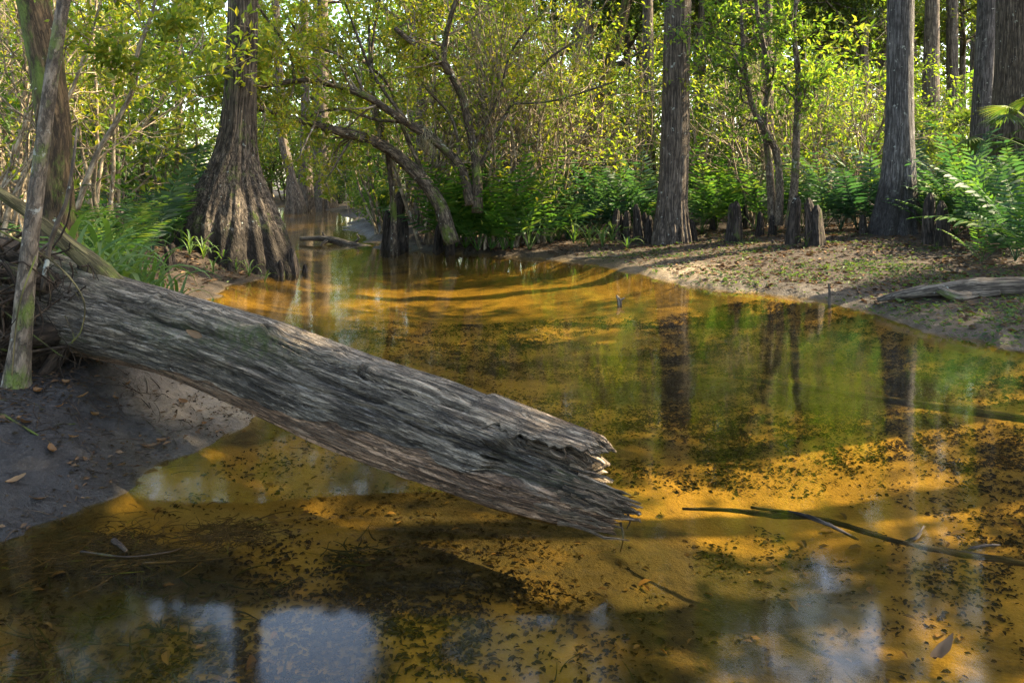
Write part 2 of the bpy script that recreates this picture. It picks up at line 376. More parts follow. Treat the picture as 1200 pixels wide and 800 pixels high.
for z_ in [(350, 590, .22, .35), (320, 760, .25, .2), (600, 760, .25, .25), (690, 780, .12, .2), (250, 655, .5, .12), (450, 745, .1, .2)]: silt = silt - zone_at(*z_)
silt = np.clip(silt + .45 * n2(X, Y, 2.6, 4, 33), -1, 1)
bedm = sstep(.012, -.03, Z + .02 * n2(X, Y, 6, 3, 30))
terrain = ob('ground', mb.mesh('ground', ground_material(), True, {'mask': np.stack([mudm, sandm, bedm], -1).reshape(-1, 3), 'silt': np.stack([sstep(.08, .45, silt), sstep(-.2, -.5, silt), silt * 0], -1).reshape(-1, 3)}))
tag(terrain, 'sandy creek bed rising to muddy leaf-strewn banks and forest floor', 'ground', kind='structure')

# water ----------------------------------------------------------------------------------------
def water_material():
    m = NT('tannin_water'); pos = m.n('ShaderNodeNewGeometry').outputs['Position']
    h = m.math('ADD', m.noise(m.vmul(pos, (.9, .55, 1)), 1.6, 2, .5), m.math('MULTIPLY', m.noise(m.vmul(pos, (1, .6, 1)), 6., 2, .5), .18))
    nr = m.bump(h, .10, .05)
    tr = m.n('ShaderNodeBsdfTransparent', i_Color=(.88, .78, .45))
    gl = m.n('ShaderNodeBsdfGlossy', i_Color=(1, 1, 1), i_Roughness=.075, i_Normal=nr)
    inc = m.n('ShaderNodeNewGeometry').outputs['Incoming']
    c = m.math('ABSOLUTE', m.n('ShaderNodeVectorMath', operation='DOT_PRODUCT', x0=nr, x1=inc).outputs['Value'])
    fr = m.math('ADD', .02, m.math('MULTIPLY', .98, m.math('POWER', m.math('SUBTRACT', 1., c, True), 5.)), True)
    return m.done(m.n('ShaderNodeMixShader', x0=fr, x1=tr, x2=gl).outputs[0])
mb = MB(); wx = np.linspace(-24, 14, 40); wy = np.linspace(-18, 60, 80); A, B = np.meshgrid(wx, wy)
i = np.arange(79)[:, None] * 40; j = np.arange(39)[None]
mb.add(np.stack([A, B, 0 * A], -1), np.stack([i + j, i + j + 1, i + 40 + j + 1, i + 40 + j], -1).reshape(-1, 4))
tag(ob('creek_water', mb.mesh('creek_water', water_material())), 'still tea-coloured creek water over golden sand', 'water', kind='structure')

# ------------------------------------------------------------------ trunks
def trunk_mesh(name, mat, prof, axis, lobes=9, amp=None, sides=72, rings=110, seed=1, sharp=1.0, top=None, taper=.35, bark=.035, mb=None):
    """prof: (z, radius) pairs, axis: (z, dx, dy) pairs, amp: (z, flute depth) pairs; optional straight continuation to height top"""
    prof = sorted(prof); axis = sorted(axis)
    pz, pr = np.array(prof).T; az, ax, ay = np.array(axis).T
    z1 = pz[-1]
    zz = np.concatenate([np.linspace(pz[0], z1, rings)] + ([np.linspace(z1, top, 24)[1:]] if top and top > z1 else []))
    r = np.interp(zz, pz, pr); x = np.interp(zz, az, ax); y = np.interp(zz, az, ay)
    k = np.ones(7) / 7
    def sm(v): return np.convolve(np.pad(v, 3, 'edge'), k, 'valid')
    x, y, r = sm(x), sm(y), sm(r)
    if top and top > z1:
        f = np.clip((zz - z1) / (top - z1), 0, 1); r = r * (1 - f * (1 - taper))
        sl = (np.interp(z1, az, ax) - np.interp(z1 - 1.5, az, ax)) / 1.5
        x = x + np.where(zz > z1, np.minimum(zz - z1, 5) * sl * .6, 0)
    th = np.arange(sides) / sides * 2 * np.pi
    rng = np.random.default_rng(seed)
    if amp is None: amp = [(0, .0), (1, 0)]
    am = np.interp(zz, *np.array(sorted(amp)).T)
    T, Zg = np.meshgrid(th, zz)
    warp = .6 * fbm(np.stack([np.cos(T) * 1.2, np.sin(T) * 1.2, Zg * .35], -1), 2, seed + 3)
    Tw = T + warp
    l1 = np.abs(np.sin(Tw * lobes / 2 + rng.uniform(0, 6))) ** (.6 * sharp)
    l2 = fbm(np.stack([np.cos(Tw) * 2.2, np.sin(Tw) * 2.2, Zg * .25], -1), 3, seed + 9)
    l3 = np.abs(np.sin(Tw * (lobes * 2 + 3) / 2 + 1.7)) ** .6
    R = r[:, None] * (1 + am[:, None] * (.8 * (l1 - .7) + .7 * l2 + .4 * (l3 - .7)))
    R = R * (1 + bark * fbm(np.stack([np.cos(T) * 7, np.sin(T) * 7, Zg * 1.6], -1), 3, seed + 5))
    V = np.stack([x[:, None] + R * np.cos(T), y[:, None] + R * np.sin(T), Zg], -1)
    G = np.stack([np.cos(T) * r[:, None], np.sin(T) * r[:, None], Zg], -1)
    n = len(zz); i = np.arange(n - 1)[:, None] * sides; j = np.arange(sides)[None]; j2 = (j + 1) % sides
    own = mb is None
    if own: mb = MB()
    mb.add(V, np.stack([i + j, i + j2, i + sides + j2, i + sides + j], -1).reshape(-1, 4), None, G)
    return mb.mesh(name, mat) if own else None

# ------------------------------------------------------------------ branching plants
class Grow:
    def __init__(s, seed): s.r = np.random.default_rng(seed); s.tubes = []; s.lp = []; s.ld = []
    def go(s, p, d, L, r, lvl, P):
        rg = s.r; n = max(4, int(L / P['step'])); pts = [np.array(p, float)]; d = norm(np.array(d, float))
        up = P['up'][min(lvl, len(P['up']) - 1)]; wob = P['wob'][min(lvl, len(P['wob']) - 1)]
        dirs = [d]
        for _ in range(n):
            d = norm(d + rg.normal(0, wob, 3) + np.array([0, 0, up])); pts.append(pts[-1] + d * L / n); dirs.append(d)
        pts = np.array(pts); s.tubes.append((pts, np.linspace(r, r * P.get('taper', .35), n + 1), lvl))
        if lvl < P['max']:
            for t in np.sort(rg.uniform(P['from'][lvl], 1, P['kids'][lvl])):
                k = min(n, int(t * n)); q = rg.normal(0, 1, 3); q = norm(q - dirs[k] * q.dot(dirs[k]))
                s.go(pts[k], dirs[k] * P['along'] + q, L * rg.uniform(*P['lens'][lvl]) * (1.15 - .45 * t), r * (1 - t * .65) * P['rk'], lvl + 1, P)
        if lvl >= P['leaf_lvl']:
            m = int(P['leaves'] * (1 if lvl == P['max'] else .4))
            t = rg.beta(2.2, 1.1, m) * n * .999; k = np.minimum(t.astype(int), n - 1); f = (t - k)[:, None]
            s.lp.append(pts[k] * (1 - f) + pts[k + 1] * f + rg.normal(0, P['jit'], (m, 3)))
            s.ld.append(np.array(dirs)[k] * .7 + rg.normal(0, .75, (m, 3)) + np.array([0, 0, P.get('droop', -.25)]))
    def wood(s, mb, minr=0., sides=(8, 6, 4, 3)):
        for k, (P, R, l) in enumerate(s.tubes):
            if R[0] >= minr: tube(mb, P, R, sides[min(l, len(sides) - 1)], cap=False, seed=k)
    def leaves(s, mb, ln, wd, fine=False, thin=1.0):
        if not s.lp: return
        p = np.concatenate(s.lp); d = np.concatenate(s.ld); rg = s.r
        if thin < 1: k = rg.random(len(p)) < thin; p, d = p[k], d[k]
        nr = norm(rg.normal(0, .55, (len(p), 3)) + np.array([0, 0, 1.])); L = ln * rg.uniform(.6, 1.35, len(p))
        leaf_cloud(mb, p, d, nr, L, L * wd * rg.uniform(.8, 1.2, len(p)), fine)

# canopy trees: trunk meshes and crowns that start above the picture
def crown_meshes(seed, h0, h1, spread, leafn, leaf, dens, r0):
    g = Grow(seed); rg = g.r
    P = dict(step=.5, up=[.03, .02, .0], wob=[.10, .16, .2], max=2, kids=[7, 5, 0], along=.7, lens=[(.35, .6), (.35, .6)], rk=.6, leaf_lvl=1, leaves=leafn, jit=.22, droop=-.2)
    P['from'] = [.25, .15, 0]
    P['kids'][0] = dens
    n = 15
    for k in range(n):
        t = (k + rg.uniform(.2, .8)) / n; a = k * 2.4 + rg.uniform(-.5, .5); z = h0 + (h1 - h0) * t
        L = spread * (1.05 - .65 * t) * rg.uniform(.7, 1.15)
        g.go((0, 0, z), (math.cos(a), math.sin(a), .25 + .5 * t), L, r0 * (.55 - .4 * t), 0, P)
    wd = MB(); g.wood(wd, .012, (6, 4, 3)); lv = MB(); g.leaves(lv, leaf, .45)
    return wd, lv

CANOPY = []
for k, (h0, h1, spd, r0) in enumerate([(7.5, 21, 4.2, .30), (6.5, 18, 3.6, .24), (9, 24, 4.8, .36), (6.0, 15, 3.2, .18), (7.5, 14, 2.5, .15), (4.4, 11, 3.0, .16)]):
    wd, lv = crown_meshes(100 + k, h0, h1, spd, 18 if k < 4 else 28, .22, 5, r0)  # last two crowns are denser, shaped to throw shade on the creek
    rg = np.random.default_rng(40 + k)
    ax = [(-.4, 0, 0), (3, rg.uniform(-.15, .15), 0), (h0, 0, 0), (h1, 0, 0)]
    tm = MB(); trunk_mesh('trunk', None, [(-.4, r0 * 1.5), (.3, r0 * 1.25), (1.3, r0 * 1.02), (4, r0 * .92), (h0, r0 * .8), (h1, .03)], ax, 7, [(-.4, .3), (.6, .16), (2, .03)], 20, 50, 60 + k, mb=tm)
    CANOPY.append((tm.mesh('trunk', M['cypress_far']), wd.mesh('bough', M['twig_dark'], True), lv.mesh('crown', M['leaf_canopy'], False)))

CTOP = [21, 18, 24, 15, 14, 11]
def canopy_crown(root, k, s=1.0, rz=0., loc=(0, 0, 0)):
    ob('bough', CANOPY[k][1], root, loc, (0, 0, rz), s); ob('crown', CANOPY[k][2], root, loc, (0, 0, rz), s)

def px_trunk(d, rows, z0, base=None):
    """rows: (py, xl, xr) outline in the photograph at distance d -> profile and axis relative to the base"""
    prof, ax = [], []
    bx = (sum(rows[-1][1:]) / 2 - CX) / F * d if base is None else base
    for py, xl, xr in rows:
        z = H - (py - CY) / F * d - z0
        prof.append((z, (xr - xl) / 2 / F * d)); ax.append((z, ((xl + xr) / 2 - CX) / F * d - bx, 0.))
    prof.sort(); ax.sort()
    prof.insert(0, (prof[0][0] - .5, prof[0][1] * 1.08)); ax.insert(0, (ax[0][0] - .5, *ax[0][1:]))
    return bx, prof, ax

def big_tree(name, label, d, rows, mat, lobes, amp, seed, k, top=18., sharp=1., sides=96, group=None, crown=.62):
    ref = rows[-1]; z0 = gz(((ref[1] + ref[2]) / 2 - CX) / F * d, d)
    bx, prof, ax = px_trunk(d, rows, z0)
    r = thing(name, label, 'tree', (bx, d, z0), 0, group)
    ob('trunk', trunk_mesh('trunk', mat, prof, ax, lobes, amp, sides, 130, seed, sharp, top=top), r)
    hx = ax[-1][1]
    if crown: canopy_crown(r, k, crown, seed * 1.3, (hx, 0, top - CTOP[k] * crown))
    return r

cyp = big_tree('cypress_tree', 'large cypress with wide fluted buttress base standing at the water edge', 14.5,
    [(0, 268, 302), (60, 266, 301), (100, 264, 300), (150, 259, 299), (175, 253, 300), (190, 247, 302), (205, 240, 305), (220, 233, 310), (240, 225, 318), (260, 218, 326), (285, 213, 336), (305, 211, 345), (322, 208, 350)],
    M['cypress_buttress'], 17, [(-.5, .24), (0, .24), (.7, .2), (1.6, .15), (2.4, .1), (3.2, .05), (5, .03)], 7, 0, 20, .8, 160)
# rust-brown scar is covered by bark variation; small knees at its foot
big_tree('cypress_tree', 'straight grey cypress with several dark knees crowding its lobed foot', 18.0,
    [(0, 779, 810), (80, 777, 808), (160, 775, 808), (210, 772, 806), (240, 769, 805), (262, 767, 807), (281, 764, 810)],
    M['cypress'], 7, [(-.5, .32), (0, .30), (.5, .22), (1.1, .12), (2.2, .05), (4, .03)], 17, 1, 18, .9)
big_tree('cypress_tree', 'blue-grey cypress with flared black waterline foot beside the ferns', 16.0,
    [(0, 1041, 1070), (105, 1040, 1069), (160, 1038, 1070), (210, 1034, 1072), (235, 1030, 1075), (260, 1024, 1079), (281, 1018, 1082)],
    M['cypress_wet'], 8, [(-.5, .28), (0, .26), (.6, .2), (1.2, .08), (2.0, .02)], 27, 2, 20, .9)
big_tree('cypress_tree', 'slim grey trunk leaning slightly beside the thick brown trunk', 20.0,
    [(0, 1147, 1170), (80, 1143, 1166), (160, 1138, 1163), (235, 1130, 1164)], M['cypress_wet'], 8, [(-.5, .2), (1, .08), (3, .02)], 37, 0, 19)
big_tree('hardwood_tree', 'thick brown trunk rising behind the fern thicket', 18.5,
    [(0, 1171, 1216), (80, 1169, 1217), (160, 1164, 1218), (250, 1156, 1224)], M['cypress'], 8, [(-.5, .2), (1, .08), (3, .02)], 47, 2, 21)
big_tree('hardwood_tree', 'dark trunk in the shade between the blue-grey cypress and slim trunk', 27.0,
    [(0, 1085, 1100), (150, 1080, 1100), (235, 1076, 1103)], M['cypress_far'], 7, [(-.5, .2), (1, .08), (3, .02)], 57, 1, 18)
big_tree('hardwood_tree', 'narrow sunlit trunk glimpsed past the blue-grey cypress', 31.0,
    [(0, 1109, 1122), (150, 1110, 1123), (232, 1109, 1125)], M['cypress_far'], 7, [(-.5, .2), (1, .08), (3, .02)], 67, 3, 17)
big_tree('hardwood_tree', 'pale straight trunk just behind the cypress with many knees', 27.0,
    [(0, 753, 765), (80, 753, 766), (190, 752, 768), (235, 750, 770)], M['cypress_far'], 7, [(-.5, .2), (1, .08), (3, .02)], 77, 1, 17)
big_tree('hardwood_tree', 'shaded brown trunk right behind the pale lichen saplings', 22.0,
    [(0, 893, 905), (100, 892, 906), (200, 892, 908), (255, 888, 912)], M['cypress_far'], 7, [(-.5, .2), (1, .08), (3, .02)], 87, 3, 17)
big_tree('cypress_tree', 'distant pale cypress at the far end of the channel', 50.0,
    [(0, 372, 384), (140, 368, 386), (200, 367, 388), (238, 360, 394)], M['cypress_far'], 7, [(-.5, .25), (1, .15), (3, .02)], 97, 2, 22, group=None)
big_tree('cypress_tree', 'thin distant trunk next to the pale far cypress', 47.0,
    [(0, 352, 361), (140, 353, 363), (238, 349, 368)], M['cypress_far'], 7, [(-.5, .25), (1, .15), (3, .02)], 98, 1, 20)
big_tree('cypress_tree', 'leaning distant trunk with spread roots on the channel bank', 44.0,
    [(0, 318, 327), (160, 325, 336), (210, 336, 347), (240, 335, 358)], M['cypress_far'], 7, [(-.5, .3), (1, .2), (3, .02)], 99, 3, 18)

def limb(mb, pts, radii, seed=0, sides=14, n=40, lump=.12):
    """pts: (px, py, d)"""
    P = curve([at(*p) for p in pts], n); R = np.interp(np.linspace(0, 1, n), np.linspace(0, 1, len(radii)), radii)
    P = P + .02 * np.stack([vn(P * 1.7 + 3, seed), vn(P * 1.7 + 9, seed + 1), vn(P * 1.7 + 21, seed + 2)], -1) * min(1, R.max() * 8)
    tube(mb, P, R, sides, lump, seed)
    return P, R

def rel(mb, o):
    """shift a builder's points so that they are local to the root at o"""
    mb.v = [v - np.asarray(o) for v in mb.v]; return mb

def twigs_from(P, R, seed, n, L, mb, lv=None, leafsz=.12, up=.1, leaves=16, frm=.3, maxl=1, side=None):
    g = Grow(seed); rg = g.r
    prm = dict(step=.14, up=[up, up * .5, 0], wob=[.2, .25, .3], max=maxl, kids=[4, 3, 0], along=.7, lens=[(.4, .7), (.4, .7)], rk=.6, leaf_lvl=max(0, maxl - 1), leaves=leaves, jit=.05, droop=-.1)
    prm['from'] = [.2, .2, 0]
    T = norm(np.gradient(P, axis=0))
    for _ in range(n):
        k = int(rg.uniform(frm, 1) * (len(P) - 1)); q = rg.normal(0, 1, 3); q = norm(q - T[k] * q.dot(T[k]))
        if side is not None: q = norm(q + np.array(side))
        g.go(P[k], q + T[k] * .5, L * rg.uniform(.5, 1.2), min(R[k] * .45, .02 + L * .006), 0, prm)
    g.wood(mb, 0, (5, 4, 3)); 
    if lv is not None: g.leaves(lv, leafsz, .42)

# the leaning multi-stemmed oak over the channel
D = 17.6
o = at(535, 262, D); o[2] = gz(o[0], o[1])
oak = thing('oak_tree', 'many-stemmed oak leaning out over the channel from the fern bank', 'tree', o)
tb, tw, lf = MB(), MB(), MB()
_limb = limb
def limb(mb, pts, radii, *a, **k): return _limb(mb, pts, [r * .64 for r in radii], *a, **k)
P, R = limb(tb, [(530, 285, D), (515, 240, D), (490, 205, D), (450, 172, 17.4), (415, 158, 17), (380, 150, 16.6), (340, 138, 16), (305, 128, 15.6), (270, 122, 15.4)], [.28, .25, .23, .2, .17, .13, .1, .07, .04], 1)
twigs_from(P, R, 11, 16, 1.7, tw, lf, up=.02, frm=.45, leaves=17, maxl=2)
P, R = limb(tb, [(552, 240, D), (540, 196, D), (512, 168, 17.4), (470, 140, 17), (430, 114, 16.6), (380, 98, 16.2), (345, 95, 16), (305, 102, 15.7), (270, 104, 15.5)], [.2, .15, .13, .125, .12, .1, .085, .06, .03], 2)
twigs_from(P, R, 12, 13, 1.5, tw, lf, up=.06, frm=.4, leaves=13, maxl=2)
P, R = limb(tb, [(560, 250, D), (558, 200, D), (552, 160, D), (540, 110, 17.4), (518, 72, 17.2), (490, 55, 17), (463, 33, 16.8)], [.2, .17, .14, .14, .14, .11, .08], 3)
twigs_from(P, R, 13, 7, 1.2, tw, lf, up=.1, frm=.5, leaves=12, maxl=2)
P, R = limb(tb, [(520, 75, 17.2), (522, 45, 17.2), (535, 0, 17), (560, -60, 17), (600, -140, 17)], [.11, .09, .08, .06, .03], 4)
twigs_from(P, R, 14, 14, 1.8, tw, lf, up=.1, frm=.1, leaves=15, maxl=2)
P, R = limb(tb, [(345, 95, 16), (340, 62, 16), (318, 30, 15.8), (295, -5, 15.6), (270, -60, 15.5)], [.06, .05, .045, .04, .02], 5, 8)
twigs_from(P, R, 15, 10, 1.4, tw, lf, up=.05, frm=.1, leaves=15, maxl=2)
P, R = limb(tb, [(448, 172, 17.4), (440, 130, 17.4), (436, 60, 17.6), (450, -20, 17.8)], [.08, .06, .05, .03], 6, 8)
twigs_from(P, R, 16, 10, 1.3, tw, lf, up=.1, frm=.2, leaves=10, maxl=2)
P, R = limb(tb, [(462, 300, 18), (460, 230, 18), (450, 160, 17.8), (436, 100, 17.6), (432, 20, 17.6)], [.12, .1, .07, .06, .04], 8, 10)
for k_, (pp, rr_) in enumerate([([(505, 222, D), (472, 150, D), (455, 100, D), (412, 60, 17.2), (378, 18, 17)], .075), ([(548, 205, D), (500, 152, 17.4), (440, 140, 17), (390, 128, 16.6), (335, 150, 16.2)], .07),
        ([(562, 195, D), (600, 122, D), (640, 72, D), (692, 38, 17.8)], .065), ([(556, 172, D), (585, 112, D), (600, 60, D), (642, 8, D)], .06), ([(480, 146, 17), (440, 92, 17), (418, 40, 17), (398, -14, 17)], .06), ([(430, 116, 16.6), (405, 70, 16.5), (360, 50, 16.3), (330, 10, 16)], .05),
        ([(540, 200, D), (530, 140, D), (492, 92, D), (478, 30, D), (470, -20, D)], .06), ([(415, 158, 17), (395, 190, 16.8), (380, 215, 16.7)], .045), ([(600, 122, D), (650, 118, D), (720, 96, D)], .04)]):
    P, R = limb(tb, pp, [rr_, rr_ * .9, rr_ * .75, rr_ * .5, rr_ * .3][:len(pp)], 30 + k_, 8); twigs_from(P, R, 170 + k_, 5, 1.0, tw, lf, up=.05, frm=.3, leaves=6, maxl=2)
limb = _limb
ob('trunk', rel(tb, o).mesh('trunk', M['oak']), oak); ob('bough', rel(tw, o).mesh('bough', M['twig']), oak); ob('crown', rel(lf, o).mesh('crown', M['leaf_yellow'], False), oak)
canopy_crown(oak, 3, .5, 1., (1.2, 1.0, 5))

def single_tree(name, label, pts, radii, mat, seed, twn=6, twl=1.2, leaf='leaf_green', group=None, crown=None, lean_extra=True, sides=18, lump=.12, leaves=24, twmat='twig', z_sink=.25):
    p0 = at(*pts[0]); o = np.array([p0[0], p0[1], gz(p0[0], p0[1])])
    r = thing(name, label, 'tree', o, 0, group)
    tb, tw, lf = MB(), MB(), MB()
    P, R = limb(tb, pts, radii, seed, sides, 60, lump)
    twigs_from(P, R, seed + 5, twn, twl, tb, lf, up=.08, frm=.35, leaves=leaves, maxl=2)
    ob('trunk', rel(tb, o).mesh('trunk', M[mat]), r)
    if lf.n: ob('crown', rel(lf, o).mesh('crown', M[leaf], False), r)
    if crown is not None:
        e = P[-1] - o; canopy_crown(r, crown, .6, seed, (e[0], e[1], 3))
    return r

single_tree('sapling_tree', 'slim lichen-spotted sapling leaning right beside the root end of the fallen log', [(14, 492, 4.74), (18, 446, 4.75), (23, 405, 4.75), (30, 330, 4.78), (37, 260, 4.82), (46, 180, 4.86), (58, 100, 4.9), (68, 40, 4.95), (78, -10, 5.0), (98, -110, 5.1), (112, -230, 5.2)],
    [.125, .08, .06, .05, .046, .043, .04, .038, .037, .03, .02], 'sapling', 201, 0, lump=.1)
single_tree('hardwood_tree', 'mossy brown tree trunk curving up behind the root end of the log', [(72, 300, 8.2), (68, 255, 8.2), (66, 200, 8.2), (64, 150, 8.25), (56, 90, 8.3), (44, 30, 8.35), (34, -20, 8.4), (10, -150, 8.5), (-10, -420, 8.6), (-20, -700, 8.7)],
    [.19, .17, .16, .155, .16, .155, .15, .13, .11, .06], 'mossy', 211, 0, crown=3)
single_tree('hardwood_tree', 'moss-covered trunk leaning right between the oak and the straight grey cypress', [(680, 262, 21), (684, 215, 21), (690, 170, 21), (702, 120, 21), (716, 70, 21), (730, 20, 21), (740, -30, 21), (765, -200, 21)],
    [.2, .17, .155, .15, .145, .14, .13, .08], 'mossy', 221, 6, 1.4, crown=3)
single_tree('sapling_tree', 'thin pale sapling in the sunlit thicket behind the strap-leaved plants', [(90, 245, 9.4), (104, 205, 9.4), (118, 172, 9.4), (138, 140, 9.4), (158, 100, 9.4), (162, 60, 9.4), (176, 20, 9.4), (190, -30, 9.4)],
    [.035, .034, .032, .03, .028, .026, .022, .015], 'twig', 231, 10, 1.1, 'leaf_yellow', sides=8, leaves=16)
for k, (pts, lab) in enumerate([
    ([(905, 262, 17.5), (902, 200, 17.5), (896, 140, 17.5), (902, 90, 17.6), (890, 30, 17.6), (880, -40, 17.7)], 'crooked grey sapling with white lichen near the leaning knees'),
    ([(925, 268, 17), (932, 210, 17), (934, 150, 17), (936, 90, 17), (930, 30, 17), (940, -40, 17)], 'lichen-whitened sapling rising above the paired cypress knees'),
    ([(912, 265, 17.2), (914, 215, 17.2), (908, 175, 17.2), (884, 130, 17.2), (872, 70, 17.2), (868, 0, 17.2)], 'bent pale sapling forking away to one side above the knees')]):
    single_tree('sapling_tree', lab, pts, [.10, .085, .075, .065, .05, .03], 'sapling', 241 + k * 7, 10, 1.5, 'leaf_green', sides=10, leaves=12)

# ------------------------------------------------------------------ shrubs and background forest
def shrub_meshes(seed, stems, h, spread, leaves, leaf, mat, fine=False, wood='twig', kids=(6, 4, 0), maxl=2):
    g = Grow(seed); rg = g.r
    P = dict(step=.25, up=[.06, .03, .0], wob=[.09, .2, .25], max=maxl, kids=list(kids), along=.8, lens=[(.3, .55), (.35, .6)], rk=.55, leaf_lvl=1, leaves=leaves, jit=.09, droop=-.15, taper=.3)
    P['from'] = [.22, .2, 0]
    for k in range(stems):
        a = rg.uniform(0, 6.28); t = spread * rg.uniform(.3, 1)
        g.go((rg.normal(0, .12), rg.normal(0, .12), -.15), (math.cos(a) * t, math.sin(a) * t, 1), h * rg.uniform(.7, 1.1), .012 + h * .0055, 0, P)
    wd, lv = MB(), MB(); g.wood(wd, .003, (6, 4, 3)); g.leaves(lv, leaf, .42, fine)
    return wd.mesh('stem', M[wood]), lv.mesh('foliage', M[mat], False)

SHRUB = {
    'yellow': [shrub_meshes(301 + k, 5, 5.5, .35, [14, 11, 17][k], [.125, .17, .10][k], 'leaf_yellow') for k in range(3)],
    'green': [shrub_meshes(311 + k, 5, 5.0, .4, [14, 10, 16][k], [.13, .19, .11][k], 'leaf_green') for k in range(3)],
    'dark': [shrub_meshes(321 + k, 6, 3.4, .5, [16, 10, 20][k], [.14, .22, .12][k], 'leaf_dark', wood='twig_dark') for k in range(3)],
    'bare': [shrub_meshes(331 + k, 6, 5.0, .42, 3, .11, 'leaf_yellow', kids=(7, 5, 0)) for k in range(3)],
    'low': [shrub_meshes(341 + k, 7, 1.5, .7, 16, .11, 'leaf_green', kids=(5, 3, 0)) for k in range(3)],
}
SH_LABEL = {
    'yellow': ('tall yellow-green shrub', 'sunlit understory shrubs'),
    'green': ('tall mid-green shrub', 'green understory shrubs'),
    'dark': ('dark glossy bush', 'dark shade bushes'),
    'bare': ('pale bare-stemmed shrub', 'bare-stemmed shrubs'),
    'low': ('low leafy bush', 'low bushes'),
}
rnd = random.Random(5)
def where(x, y):
    px = CX + F * x / y
    if y < 13 and x < 0: return 'behind the root end of the fallen log'
    if y > 38 and 270 < px < 460: return 'at the far end of the channel'
    if px < 110: return 'behind the mossy brown trunk' if y < 24 else 'deep in the wood behind the mossy brown trunk'
    if px < 330: return 'behind the buttressed cypress' if y < 26 else 'deep in the wood behind the buttressed cypress'
    if px < 520: return 'behind the leaning oak limbs' if y < 26 else 'deep in the wood beyond the leaning oak'
    if px < 680: return 'between the oak and the moss-covered leaning trunk' if y < 24 else 'deep in the wood beyond the moss-covered leaning trunk'
    if px < 770: return 'between the moss-covered trunk and straight grey cypress' if y < 25 else 'deep in the wood behind the straight grey cypress'
    if px < 880: return 'between the straight grey cypress and lichen saplings' if y < 25 else 'deep in the wood past the straight grey cypress'
    if px < 1000: return 'behind the lichen saplings' if y < 25 else 'deep in the wood beyond the lichen saplings'
    if px < 1080: return 'around the blue-grey cypress' if y < 25 else 'deep in the wood beyond the blue-grey cypress'
    return 'near the thick brown trunk' if y < 25 else 'deep in the wood beyond the thick brown trunk'
def shrub(kind, x, y, s=1.0):
    if shore_sd(np.array([x]), np.array([y]))[0] < .25: return
    vi = rnd.randrange(3); a = SHRUB[kind][vi]; lab, grp = SH_LABEL[kind]; wh = where(x, y); grp = grp + ' ' + wh
    lab = lab + ['', ' with large leaves', ' with fine leaves'][vi if kind in ('yellow', 'green', 'dark') else 0] + ' ' + wh
    r = thing('understory_shrub', lab, 'shrub', (x, y, gz(x, y)), rnd.uniform(0, 6.28), grp, s * rnd.uniform(.85, 1.15))
    ob('stem', a[0], r); ob('foliage', a[1], r)

def pxs(px, d): return (px - CX) / F * d
# beside and behind the oak
for px, d, k, s in [(415, 22, 'bare', 1.2), (540, 18.4, 'bare', 1.25), (610, 18.6, 'bare', 1.2), (575, 18.5, 'bare', 1.1), (640, 19, 'bare', 1.2), (505, 19.5, 'bare', 1.2), (680, 21, 'bare', 1.2), (470, 19, 'bare', 1.), (430, 21, 'bare', 1.1), (520, 18.6, 'bare', 1.15), (590, 18.4, 'bare', 1.2), (620, 19, 'yellow', 1.0), (560, 20.5, 'yellow', 1.15), (650, 20, 'bare', 1.), (600, 22, 'yellow', 1.2), (500, 22.5, 'yellow', 1.1), (665, 23, 'yellow', 1.0), (450, 24, 'green', 1.1),
                    (700, 24, 'green', 1.), (730, 22.5, 'bare', 1.), (745, 25, 'green', 1.), (830, 22, 'bare', 1.), (850, 24, 'green', 1.0), (810, 26, 'yellow', 1.), (880, 20, 'bare', .9), (950, 21, 'bare', 1.), (980, 23, 'green', 1.), (930, 25, 'green', 1.1), (1000, 20, 'bare', .9), (1010, 26, 'yellow', 1.), (1100, 24, 'yellow', .9), (1130, 26, 'green', 1.), (1060, 22, 'green', .9),
                    ]:
    shrub(k, pxs(px, d), d, s)
# left bank thicket
for px, d, k, s in [(20, 10.5, 'bare', .9), (110, 11.5, 'yellow', .75), (150, 13, 'yellow', .9), (210, 16.5, 'green', .9), (70, 12, 'green', .8), (20, 13, 'yellow', .9), (-20, 9, 'bare', .8), (230, 19, 'yellow', 1.), (150, 17, 'green', 1.1), (90, 16, 'yellow', 1.), (30, 17, 'green', 1.1), (200, 22, 'green', 1.1), (120, 21, 'yellow', 1.2), (250, 23, 'dark', 1.), (300, 30, 'green', 1.), (330, 40, 'green', 1.), (280, 26, 'yellow', 1.)]:
    shrub(k, pxs(px, d), d, s)
for px, d, k, s in [(300, 57, 'green', 1.5), (340, 59, 'dark', 2.), (370, 60, 'green', 1.6), (400, 57, 'dark', 1.8), (430, 52, 'green', 1.4), (320, 62, 'yellow', 1.8), (385, 63, 'yellow', 1.9), (420, 46, 'dark', 1.3), (445, 40, 'dark', 1.2), (440, 33, 'low', 1.2), (455, 29, 'low', 1.1), (440, 60, 'yellow', 1.8), (360, 66, 'green', 2.2), (300, 66, 'green', 2.2), (415, 66, 'green', 2.)]:
    shrub(k, pxs(px, d), d, s)
# scattered through the forest
pts = []
tries = 0
while len(pts) < 105 and tries < 6000:
    tries += 1
    y = 21 + 36 * rnd.random() ** 1.2; x = rnd.uniform(-.85, .8) * y
    if shore_sd(np.array([x]), np.array([y]))[0] < 1.0 or any((x - a) ** 2 + (y - b) ** 2 < 3.2 for a, b in pts): continue
    pts.append((x, y)); shrub(rnd.choice(['yellow', 'green', 'green', 'yellow', 'dark', 'yellow', 'green']), x, y, rnd.uniform(.85, 1.35))

